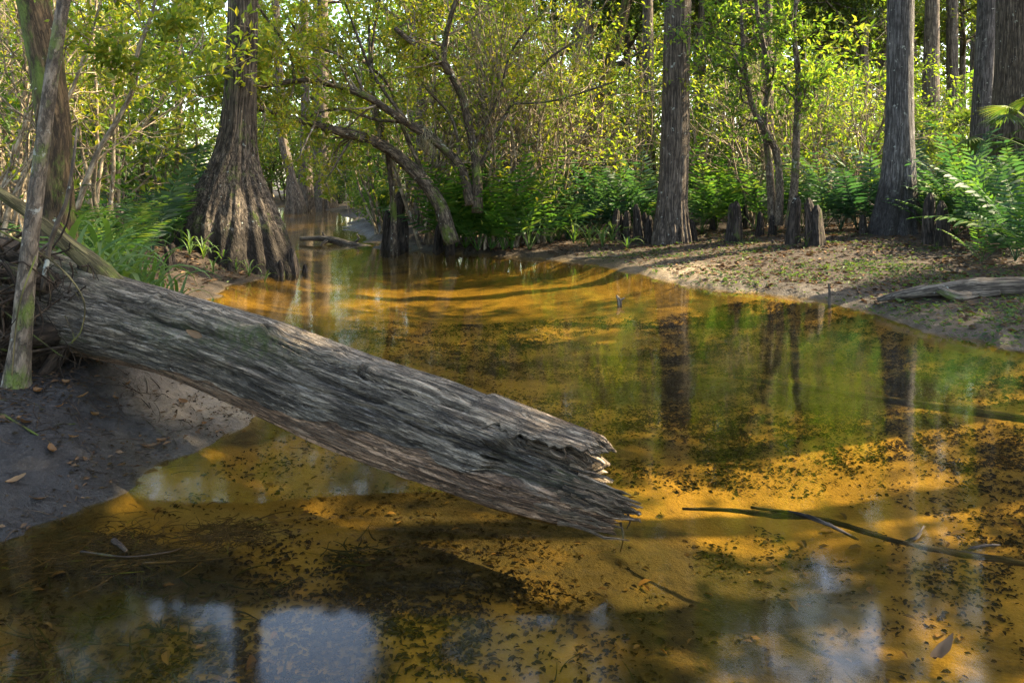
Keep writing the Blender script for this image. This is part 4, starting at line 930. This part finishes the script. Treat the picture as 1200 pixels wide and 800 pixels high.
for px, d, m_, s, n_ in [(520, 17.2, 'fern_bright', 1., 12), (545, 16.9, 'fern_bright', 1.15, 12), (575, 16.9, 'fern_bright', 1.2, 12), (600, 17., 'fern_bright', 1.1, 12), (560, 17.6, 'fern_bright', 1.3, 12), (620, 17.4, 'fern', 1.15, 11), (590, 18, 'fern_bright', 1.3, 11), (535, 17.9, 'fern_bright', 1.2, 10),
        (645, 18.6, 'fern', 1.1, 11), (665, 19.2, 'fern_blue', 1.15, 10), (690, 19.6, 'fern_blue', 1.15, 11), (715, 19.8, 'fern_blue', 1.15, 11), (735, 20, 'fern', 1.2, 10), (755, 20.2, 'fern_blue', 1.1, 10), (640, 19.5, 'fern', 1.3, 10), (700, 20.5, 'fern', 1.3, 10),
        (822, 19.5, 'fern', 1.15, 11), (840, 20, 'fern_bright', 1.1, 10), (860, 20.3, 'fern', 1.2, 10), (885, 19.5, 'fern', 1.1, 10), (910, 19, 'fern_blue', 1.0, 10), (940, 18.8, 'fern', 1., 10), (965, 18.3, 'fern_blue', 1.0, 11), (985, 17.6, 'fern_blue', 1.05, 11), (1005, 17.2, 'fern_blue', 1.1, 11), (1022, 17.4, 'fern_blue', 1.0, 10), (870, 22, 'fern', 1.2, 9), (930, 22, 'fern', 1.2, 9),
        (1085, 16.6, 'fern_blue', 1.25, 12), (1105, 16., 'fern_blue', 1.25, 12), (1120, 15.2, 'fern', 1.1, 12), (1140, 14.6, 'fern_blue', 1.2, 12), (1160, 14.2, 'fern_blue', 1.25, 12), (1180, 13.6, 'fern', 1.2, 12), (1205, 13.2, 'fern_blue', 1.25, 12), (1130, 16.5, 'fern_blue', 1.4, 12), (1165, 16, 'fern', 1.4, 12), (1195, 15.4, 'fern_blue', 1.4, 12), (1225, 14.4, 'fern', 1.3, 10), (1100, 17.5, 'fern', 1.4, 10), (1150, 12.6, 'fern', .6, 9),
        (1062, 17.6, 'fern_blue', 1.2, 11), (1090, 15.4, 'fern', .8, 10), (1120, 18.5, 'fern_blue', 1.5, 11), (1170, 18, 'fern_blue', 1.5, 11), (1150, 15.2, 'fern', 1.3, 12), (1190, 12.4, 'fern_blue', 1.0, 12), (1220, 11.8, 'fern', 1.2, 12), (610, 19, 'fern_bright', 1.4, 11), (575, 19.2, 'fern_bright', 1.5, 11), (520, 19, 'fern', 1.3, 10), (790, 21.5, 'fern', 1.2, 9), (820, 22, 'fern_bright', 1.3, 9),
        (95, 9.8, 'fern', .75, 10), (120, 10.6, 'fern', .8, 10), (140, 11.3, 'fern', .9, 11), (160, 12, 'fern', .9, 10), (178, 12.8, 'fern_blue', .9, 10), (105, 11.5, 'fern', 1., 10), (80, 10.4, 'fern', .8, 9), (200, 14, 'fern', 1., 10), (60, 9.4, 'fern', .7, 9), (215, 16, 'fern_blue', 1., 9), (130, 9.2, 'fern', .55, 9), (15, 8.5, 'fern', .7, 8)]:
    fern(m_, pxs(px, d), d, s * (1.0 if px > 1080 else 1.3 if d > 12.5 else .95), n_ - 3)

# ------------------------------------------------------------------ strap-leaved plants
def blade_mesh(seed, L, wd, arch):
    rg = np.random.default_rng(seed); n = 10; t = np.linspace(0, 1, n); el = 1.4 - arch * t ** 1.5; ds = L / (n - 1)
    x = np.concatenate([[0], np.cumsum(np.cos(el[:-1]) * ds)]); z = np.concatenate([[0], np.cumsum(np.sin(el[:-1]) * ds)])
    w_ = wd * np.sin(np.pi * np.clip(.18 + .82 * t, 0, 1)) ** .7 + .001; y = .05 * rg.normal() * t
    V = np.stack([np.stack([x, y - w_, z + w_ * .35], -1), np.stack([x, y, z], -1), np.stack([x, y + w_, z + w_ * .35], -1)], 1).reshape(-1, 3)
    i = np.arange(n - 1)[:, None] * 3; q = np.concatenate([i + [[0, 1, 4, 3]], i + [[1, 2, 5, 4]]])
    m_ = MB(); m_.add(V, q); return m_.mesh('blade', M['strap'])
BL = [blade_mesh(700 + k, L, wd, ar) for k, (L, wd, ar) in enumerate([(.62, .017, 1.6), (.75, .02, 2.3), (.5, .016, 1.1), (.68, .018, 2.9)])]
def strap(px, py, s, nb, side):
    p = hit(px, py) if py > 0 else np.array([pxs(px, -py), -py, gz(pxs(px, -py), -py)])
    lab, grp = {'left': ('green strap-leaved lily plant growing behind the fallen log', 'strap-leaved plants behind the log'), 'mid': ('green strap-leaved plant between the bright ferns and the knees', 'strap-leaved plants below the ferns'), 'far': ('small strap-leaved tuft at the foot of the buttressed cypress', 'strap-leaved tufts by the buttress')}[side]
    r = thing('strap_leaf_plant', lab, 'plant', p, rnd.uniform(0, 6.28), grp, s * (1.4 if side == 'left' else 1.))
    for k in range(nb): ob('blade', BL[rnd.randrange(4)], r, (0, 0, 0), (rnd.uniform(-.2, .2), rnd.uniform(-.3, .35), k * 2.4 + rnd.uniform(-.4, .4)), rnd.uniform(.7, 1.15))
for a in [(84, -6.9, 1.1, 12, 'left'), (100, -7.2, 1.15, 13, 'left'), (116, -7.5, 1.1, 13, 'left'), (130, -7.9, 1.1, 12, 'left'), (146, -8.0, 1.05, 12, 'left'), (160, -8.3, 1., 11, 'left'), (172, -8.6, 1., 10, 'left'), (188, -9.0, .9, 10, 'left'), (206, -9.2, .7, 8, 'left'), (120, -8.6, 1.2, 12, 'left'), (150, -9.2, 1.1, 11, 'left'), (95, -8.2, 1.2, 11, 'left'),
          (222, 300, .8, 8, 'far'), (238, 305, .8, 9, 'far'), (262, 312, .75, 8, 'far'), (250, 322, .6, 7, 'far'), (276, 322, .6, 7, 'far'), (292, 325, .7, 8, 'far'), (310, 332, .5, 6, 'far'), (215, 290, .9, 8, 'far'), (170, 282, 1., 10, 'left'), (195, 288, .9, 9, 'far'),
          (655, 282, 1., 10, 'mid'), (672, 286, 1.1, 12, 'mid'), (690, 290, 1.15, 13, 'mid'), (706, 290, 1.1, 12, 'mid'), (735, 292, .8, 8, 'mid'), (640, 284, .9, 9, 'mid'), (622, 288, 1., 9, 'mid'), (945, 290, .7, 7, 'mid'), (718, 284, 1., 9, 'mid')]:
    strap(*a)

# ------------------------------------------------------------------ fan palms
def fan_mesh(seed):
    rg = np.random.default_rng(seed); m_ = MB(); L = 1.0
    P = curve([(0, 0, 0), (.35, 0, .45), (.7, 0, .75), (.95, 0, .8)], 12); tube(m_, P, np.linspace(.014, .008, 12), 5)
    tip = P[-1]; d0 = norm(P[-1] - P[-3]); up = norm(np.array([-d0[2], 0, d0[0]])); sd_ = np.array([0, 1., 0])
    n = 30; a = np.linspace(-2.2, 2.2, n); pos, ax_, nr, ln, wd = [], [], [], [], []
    for k in a:
        d = d0 * math.cos(k) + sd_ * math.sin(k) + np.array([0, 0, -.25 - .2 * abs(k) / 2]); pos.append(tip); ax_.append(d); nr.append(up + rg.normal(0, .12, 3)); ln.append(.75 * (1 - .12 * abs(k)) * rg.uniform(.9, 1.05)); wd.append(.045)
    leaf_cloud(m_, pos, ax_, nr, ln, wd, True, .3); return m_.mesh('fan_leaf', M['palm'])
FAN = [fan_mesh(800 + k) for k in range(3)]
def palm(x, y, h, s, nl, lab):
    r = thing('fan_palm', lab, 'palm', (x, y, gz(x, y)), rnd.uniform(0, 6.28), None, s)
    m_ = MB(); P = np.stack([.05 * np.sin(np.linspace(0, 2, 20)), np.zeros(20), np.linspace(-.2, h, 20)], -1); tube(m_, P, np.linspace(.17, .13, 20), 14, .35, int(x * 7) % 50 + 3, lumpscale=.6); ob('trunk', m_.mesh('trunk', M['root']), r)
    for k in range(nl): ob('fan_leaf', FAN[rnd.randrange(3)], r, (0, 0, h - .1), (rnd.uniform(-.2, .2), rnd.uniform(-.5, .9), k * 2.4 + rnd.uniform(-.3, .3)), rnd.uniform(.8, 1.1))
palm(pxs(190, 16), 16, .9, .95, 16, 'fan palm with a short dark trunk behind the buttressed cypress')
palm(pxs(222, 18.5), 18.5, 1.2, 1., 15, 'fan palm half hidden by the buttressed cypress trunk')
palm(pxs(150, 19), 19, 1.0, 1.1, 15, 'fan palm in the thicket behind the left ferns')
palm(pxs(1140, 22), 22, 1.6, 1.2, 14, 'dark fan palm between the slim grey trunk and the blue-grey cypress')
palm(pxs(845, 25), 25, .5, 1.1, 13, 'low fan palm behind the knees and lichen saplings')
palm(pxs(1215, 17), 17, 1.6, 1.1, 14, 'dark fan palm fanning in front of the thick brown trunk')

# ------------------------------------------------------------------ dead wood in and by the water
def atw(px, py, z): d = (H - z) * F / (py - CY); return (px, py, d)
def dead(name, label, specs, mat='deadwood', cat='branch', sides=14, lump=.25, partname='stub'):
    p0 = at(*specs[0][0][0]); r = thing(name, label, cat, p0)
    for k, (pts, radii) in enumerate(specs):
        m_ = MB(); limb(m_, pts, radii, 900 + k + int(abs(p0[0]) * 50), sides, 36, lump); ob('stem' if k == 0 else partname, rel(m_, p0).mesh('stem' if k == 0 else partname, M[mat]), r)
    return r
dead('dead_branch', 'forked dead branch resting in the channel beside the buttressed cypress', [([(352, 280, 21.5), (385, 280, 21.3), (412, 287, 21), (436, 291, 20.7)], [.05, .09, .10, .06]), ([(385, 281, 21.3), (376, 288, 21), (372, 296, 20.8)], [.06, .04, .03]), ([(382, 280, 21.3), (378, 272, 21.4)], [.05, .02]), ([(412, 287, 21), (420, 280, 21), (418, 274, 21)], [.05, .03, .015]), ([(410, 288, 21), (400, 296, 20.6)], [.05, .03])])
dead('dead_log', 'grey weathered log lying on the right bank near the ferns', [([(1028, 352, 10.2), (1060, 345, 10.1), (1100, 340, 10), (1150, 337, 9.9), (1210, 336, 9.8), (1270, 342, 9.7)], [.03, .06, .08, .11, .12, .10]), ([(1100, 340, 9.95), (1122, 348, 9.8), (1140, 345, 9.85), (1170, 342, 9.8)], [.05, .07, .07, .05]), ([(1045, 348, 10.1), (1068, 340, 10.2), (1085, 334, 10.3)], [.03, .03, .02])], cat='log')
dead('sunken_log', 'long sunken log barely breaking the surface right of the broken log end', [([atw(800, 596, -.10), atw(850, 597, -.06), atw(905, 603, -.035), atw(960, 608, -.03), atw(1010, 622, -.04), atw(1050, 634, -.03), atw(1130, 650, -.012), atw(1180, 656, -.02), atw(1230, 668, -.022)], [.006, .010, .014, .011, .014, .010, .014, .012, .013]), ([atw(880, 594, -.03), atw(930, 601, -.004), atw(965, 612, .010), atw(1006, 632, -.01)], [.006, .009, .010, .005]), ([atw(1060, 636, -.03), atw(1075, 628, .01), atw(1083, 616, .02)], [.010, .007, .004]), ([atw(1120, 650, -.02), atw(1150, 640, .0), atw(1172, 638, .0)], [.010, .007, .004])], cat='log', mat='knee', lump=.7)
dead('sunken_log', 'smooth sunken log under the water surface off the right bank', [([atw(860, 442, -.34), atw(930, 452, -.28), atw(1010, 464, -.22), atw(1080, 474, -.14), atw(1150, 484, -.05), atw(1240, 496, -.03)], [.015, .025, .028, .03, .03, .03])], cat='log', mat='knee')
dead('dead_stick', 'tiny dark snag poking out of open water in mid creek', [([(727, 360, 10.6), (726, 352, 10.6), (723, 346, 10.6)], [.03, .03, .012]), ([(726, 352, 10.6), (732, 349, 10.6)], [.02, .008])], cat='stick', sides=8)
dead('dead_stick', 'short upright snag at the water edge below the blue-grey cypress', [([(972, 364, 10.6), (972, 345, 10.6), (971, 332, 10.6)], [.025, .022, .012])], cat='stick', sides=8)
for k, (pts, r0, lab) in enumerate([([(133, 632, 3.6), (140, 648, 3.56), (148, 668, 3.5)], .014, 'short thick stick lying on the golden shallows by the mud'),
        ([(95, 655, 3.5), (150, 660, 3.45), (200, 652, 3.5), (215, 640, 3.55)], .008, 'curved thin root lying over the golden shallows'),
        ([(170, 662, 3.4), (230, 657, 3.42), (275, 652, 3.46)], .006, 'straight thin twig beside the root tangle in the shallows'),
        ([(0, 470, 4.4), (25, 478, 4.35), (60, 482, 4.3)], .008, 'green-brown twig on the grey mud below the sapling'),
        ([(1095, 298, 15), (1130, 302, 14), (1180, 288, 13.6)], .02, 'fallen dead frond stalk below the right ferns'),
        ([(1075, 312, 13), (1110, 306, 13), (1150, 300, 13)], .016, 'thin dead stalk lying on the right bank soil'),
        ([(905, 275, 16.6), (915, 296, 15.2), (930, 300, 15)], .014, 'bent bare twig fallen beside the paired knees'),
        ([(640, 292, 17), (690, 297, 16.6), (745, 295, 16.4)], .02, 'fallen stick on the bank under the strap-leaved plants')]):
    P = [list(at(*p)) for p in pts]
    for p in P: p[2] = max(gz(p[0], p[1]), -.01 if lab.count('shallows') else -9) + r0 * .8
    m_ = MB(); C_ = curve(P, 16); tube(m_, C_ - C_[0], np.linspace(r0, r0 * .5, 16), 7, .25, k); tag(ob('fallen_stick', m_.mesh('fallen_stick', M['deadwood'] if k > 3 else M['root']), None, C_[0]), lab, 'stick')

# vine and sprig at the sapling
v = dead('vine', 'thin green vine looping from the log root end down past the sapling', [([(-5, 268, 4.9), (40, 292, 4.85), (75, 318, 4.82), (98, 352, 4.8), (96, 385, 4.8), (84, 402, 4.8)], [.006, .006, .006, .005, .005, .004]), ([(42, 300, 4.7), (22, 360, 4.65), (14, 440, 4.6)], [.005, .005, .004])], 'mossy_limb', 'vine', 6, .1, 'tendril')
v = dead('dead_branch', 'bare forked branch slanting across the log root end', [([(50, 340, 5.0), (58, 290, 5.0), (66, 265, 5.0), (78, 235, 5.0), (86, 190, 5.0), (90, 150, 5.1)], [.016, .015, .014, .012, .01, .006]), ([(58, 285, 5.0), (40, 300, 5), (20, 320, 5)], [.01, .009, .006])], 'twig_dark', 'branch', 7, .2)

# ------------------------------------------------------------------ fallen leaves on the mud, floating leaf
def big_leaf(name, mat, L, wd, curl, seed):
    rg = np.random.default_rng(seed); n = 9; t = np.linspace(0, 1, n); w_ = wd * np.sin(np.pi * np.clip(.04 + .94 * t, 0, 1)) ** .8; x = L * (t - .5); z = curl * L * (t - .5) ** 2 * 2 + .004
    cols = []
    for f in (-1, -.5, 0, .5, 1): cols.append(np.stack([x, w_ * f, z + abs(f) ** 1.5 * w_ * .5 + rg.normal(0, L * .015, n)], -1))
    V = np.stack(cols, 1).reshape(-1, 3); i = np.arange(n - 1)[:, None] * 5; q = np.concatenate([i + [[k, k + 1, k + 6, k + 5]] for k in range(4)])
    m_ = MB(); m_.add(V, q); return m_.mesh(name, mat)
LM = [big_leaf('fallen_leaf', M['dead_leaf'], .10, .024, .35, 1), big_leaf('fallen_leaf', M['dead_leaf'], .08, .022, .5, 2), big_leaf('fallen_leaf', M['litter'], .11, .022, .4, 3)]
for px, py, s in [(45, 462, 1.), (95, 468, .9), (78, 450, .8), (30, 498, 1.1), (110, 490, 1.), (175, 528, 1.), (190, 520, .8), (60, 530, 1.), (20, 565, .9), (45, 590, .8), (215, 476, .9), (150, 452, .8), (135, 470, .7), (85, 515, .7), (12, 450, 1.), (240, 500, .7), (35, 440, .8), (70, 478, .6)]:
    p = hit(px, py); tag(ob('fallen_leaf', LM[rnd.randrange(3)], None, p + [0, 0, .006], (rnd.uniform(-.3, .3), rnd.uniform(-.3, .3), rnd.uniform(0, 6.28)), s), 'curled dry leaf fallen on the grey mud beside the log', 'leaf', 'dry leaves on the mud')
p = at(1103, 768, 1.6 * F / (768 - CY)); lm = big_leaf('floating_leaf', M['litter'], .2, .02, .3, 9)
tag(ob('floating_leaf', lm, None, (p[0], p[1], .006), (.1, 0, .75), 1.), 'large curled tan leaf floating on the dark foreground water', 'leaf')
p = at(250, 405, 4.85)
lm2 = big_leaf('fallen_leaf', M['litter'], .12, .02, .4, 12)
sL = s_of(265); c_, u_, v_, r_ = ia(AX, np.array([sL]))[0], ia(UA, np.array([sL]))[0], ia(SA, np.array([sL]))[0], np.interp(sL, arcA, RA)
a_ = math.radians(30); q_ = c_ + r_ * 1.08 * (math.cos(a_) * v_ + math.sin(a_) * u_)
tag(ob('fallen_leaf', lm2, None, q_, (.9, .25, -.4)), 'dry curled leaf caught on the side of the fallen log', 'leaf')

# ------------------------------------------------------------------ litter, ground cover and water weed
rg = np.random.default_rng(99)
def scatter(name, label, mat, n, region, cond, size, wd, lift, tilt=.25, cat=None, fine=False, updir=None):
    x = rg.uniform(region[0], region[1], n); y = rg.uniform(region[2], region[3], n); k = (np.abs(x) < y * .72 + 1); x, y = x[k], y[k]
    k = cond(x, y); x, y = x[k], y[k]; z = ground(x, y) + lift; m = len(x)
    p = np.stack([x, y, z], -1); a = rg.uniform(0, 6.283, m); ax_ = np.stack([np.cos(a), np.sin(a), rg.normal(0, .12, m) + (updir or 0)], -1)
    nr = np.stack([rg.normal(0, tilt, m), rg.normal(0, tilt, m), np.ones(m)], -1); L = size * np.clip(np.exp(rg.normal(-.1, .38, m)), .35, 1.7)
    b = MB(); leaf_cloud(b, p, ax_, nr, L, L * wd, fine); o_ = ob(name, b.mesh(name, M[mat], False)); tag(o_, label, cat, kind='stuff'); return o_
# sunken leaf flecks on the bed: dense drifts
def fleckmask(x, y):
    s = shore_sd(x, y); d = n2(x + 4, y * 1.2, .55, 4, 51) + .35 * n2(x, y, 2.2, 3, 52)
    left = np.exp(-((x + .55) ** 2 / .35 + (y - 3.3) ** 2 / .9)); mid = sstep(.3, 1.2, x + .25 * (y - 4)) * sstep(3.6, 4.2, y)
    prob = np.clip(.38 + 1.3 * d, 0, 1) * (.3 + .7 * mid) + 1.5 * left
    bare = np.exp(-((x + .75) ** 2 / .25 + (y - 4.3) ** 2 / .25)) + np.exp(-((x + .1) ** 2 / .12 + (y - 2.7) ** 2 / .3))
    prob = prob * (.25 + 1.3 * sstep(-.25, .3, n2(x, y, 5., 3, 58)))
    return (s < -.15) & (rg.random(len(x)) < prob * (1 - np.clip(bare, 0, .95)))
scatter('sunken_leaf_litter', 'dark sunken leaf flecks drifted over the golden creek bed', 'fleck', 430000, (-2.2, 5.6, 2.3, 11.5), fleckmask, .027, .5, .006, .4, 'litter', True)
def bedleaf(x, y): return (shore_sd(x, y) < -.1) & (rg.random(len(x)) < .35 + .6 * n2(x, y, 1.1, 3, 57))
scatter('sunken_brown_leaves', 'larger brown leaves lying sunken on the creek bed', 'litter', 2600, (-2.4, 5, 2.3, 9), bedleaf, .055, .45, .012, .4, 'litter', True)
def landmask(x, y): s = shore_sd(x, y); return (s > .25) & (rg.random(len(x)) < .35 + .5 * n2(x, y, .9, 3, 61)) & ~((x < -1) & (y < 7.5) & (s < 1.3))
scatter('leaf_litter', 'brown fallen leaf litter covering the banks', 'litter', 120000, (-11, 13, 4, 20), landmask, .085, .45, .008, .45, 'litter')
def covermask(x, y): s = shore_sd(x, y); return (s > .02) & (s < 5) & (rg.random(len(x)) < .06 + 1.1 * np.clip(n2(x + 3, y, .8, 4, 63) + .08, 0, 1) + .5 * sstep(11, 8, y) * (x > 0)) & ~((x < -1) & (y < 7.5))
scatter('ground_cover', 'tiny green seedlings creeping over the right bank', 'cover', 70000, (1.5, 13, 6.8, 19), covermask, .055, .5, .02, .5, 'ground cover', updir=.35)
scatter('ground_cover', 'low green sprouts on the left bank soil behind the log', 'cover', 9000, (-9, -2, 6.5, 16), covermask, .07, .45, .02, .5, 'ground cover', updir=.4)
def mudmask(x, y): s = shore_sd(x, y); return (s > .03) & (x < -1.3) & (rg.random(len(x)) < .3 + .6 * n2(x, y, 2.5, 3, 65))
scatter('mud_debris', 'small dark leaf scraps and bark bits trodden into the grey mud', 'fleck', 16000, (-4.2, -1.2, 2.6, 7.5), mudmask, .022, .5, .004, .5, 'debris')
scatter('mud_debris', 'scattered brown leaf bits on the grey mud by the water', 'litter', 9000, (-4.2, -1.2, 2.6, 7.5), mudmask, .035, .45, .006, .5, 'debris')
# dark weed strands on the bed in front
mbw = MB()
for cx_, cy_, n_, sp in [(-1.35, 2.75, 60, .22), (-.95, 2.65, 50, .2), (-.65, 2.9, 40, .15), (0.0, 2.72, 24, .10), (-1.75, 2.95, 60, .25), (-1.5, 3.45, 50, .25), (-.75, 4.0, 30, .12), (-1.9, 2.6, 70, .25), (-.45, 2.6, 26, .1), (.55, 2.9, 30, .3), (1.2, 2.9, 30, .3)]:
    for k in range(n_ * 2):
        x0, y0 = cx_ + rg.normal(0, sp * .8), cy_ + rg.normal(0, sp * .6); a = rg.uniform(0, 6.28); L = rg.uniform(.06, .2)
        t = np.linspace(0, 1, 6); a2 = a + rg.normal(0, .8) * t; xx = x0 + np.cumsum(np.cos(a2)) * L / 6; yy = y0 + np.cumsum(np.sin(a2)) * L / 6
        zz_ = np.minimum(ground(xx, yy) + .015 + .03 * t * rg.random(), -.012); tube(mbw, np.stack([xx, yy, zz_], -1), np.linspace(.0035, .001, 6) * rg.uniform(.5, 1.8), 4, 0, k, cap=False)
tag(ob('water_weed', mbw.mesh('water_weed', M['weed'])), 'dark drowned weed strands on the foreground creek bed', 'water weed', kind='stuff')
# root tangle at the mud edge
mbw = MB()
for cx_, cy_, n_, sp in [(-1.85, 3.62, 130, .18), (-1.32, 3.72, 150, .09), (-2.05, 3.45, 60, .12), (-1.6, 3.52, 60, .15), (-2.5, 4.5, 40, .4), (-2.85, 5.0, 60, .25), (-2.3, 5.1, 30, .3)]:
    for k in range(n_ * 2):
        x0, y0 = cx_ + rg.normal(0, sp), cy_ + rg.normal(0, sp * .7); a = rg.uniform(0, 6.28); L = rg.uniform(.05, .22)
        t = np.linspace(0, 1, 7); a2 = a + rg.normal(0, 1.3) * t; xx = x0 + np.cumsum(np.cos(a2)) * L / 7; yy = y0 + np.cumsum(np.sin(a2)) * L / 7
        zz_ = np.maximum(ground(xx, yy), -.02) + .004 + .008 * np.sin(t * 3) * rg.random(); tube(mbw, np.stack([xx, yy, zz_], -1), np.linspace(.0022, .001, 7) * rg.uniform(.6, 1.5), 4, 0, k, cap=False)
tag(ob('root_tangle', mbw.mesh('root_tangle', M['root'])), 'matted brown roots at the mud edge in the shallows', 'roots', kind='stuff')

# hanging moss on the oak and trees behind it
for k, (px, py, d, L) in enumerate([(582, 95, 18.6, 1.1), (612, 150, 19, 1.2), (628, 120, 20, .9), (556, 60, 19.5, .9), (470, 60, 18.4, .8), (880, 100, 19, .7), (500, 178, 17.3, .45)]):
    p = at(px, py - 20, d); b = MB()
    for q in range(70):
        x0 = p + [rg.normal(0, .09), rg.normal(0, .09), rg.normal(0, .1)]; l = L * rg.uniform(.3, 1); t = np.linspace(0, 1, 7)[:, None]
        P = x0 + t * [0, 0, -l] + np.stack([.05 * np.sin(t[:, 0] * 7 + q), .05 * np.cos(t[:, 0] * 5 + q * 2), 0 * t[:, 0]], -1) * t
        tube(b, P - p, np.linspace(.007, .003, 7), 3, 0, q, cap=False)
    tag(ob('hanging_moss', b.mesh('hanging_moss', M['moss_hang']), None, p), 'pale grey beard of hanging moss in the branches above the bank', 'moss', 'hanging moss beards')
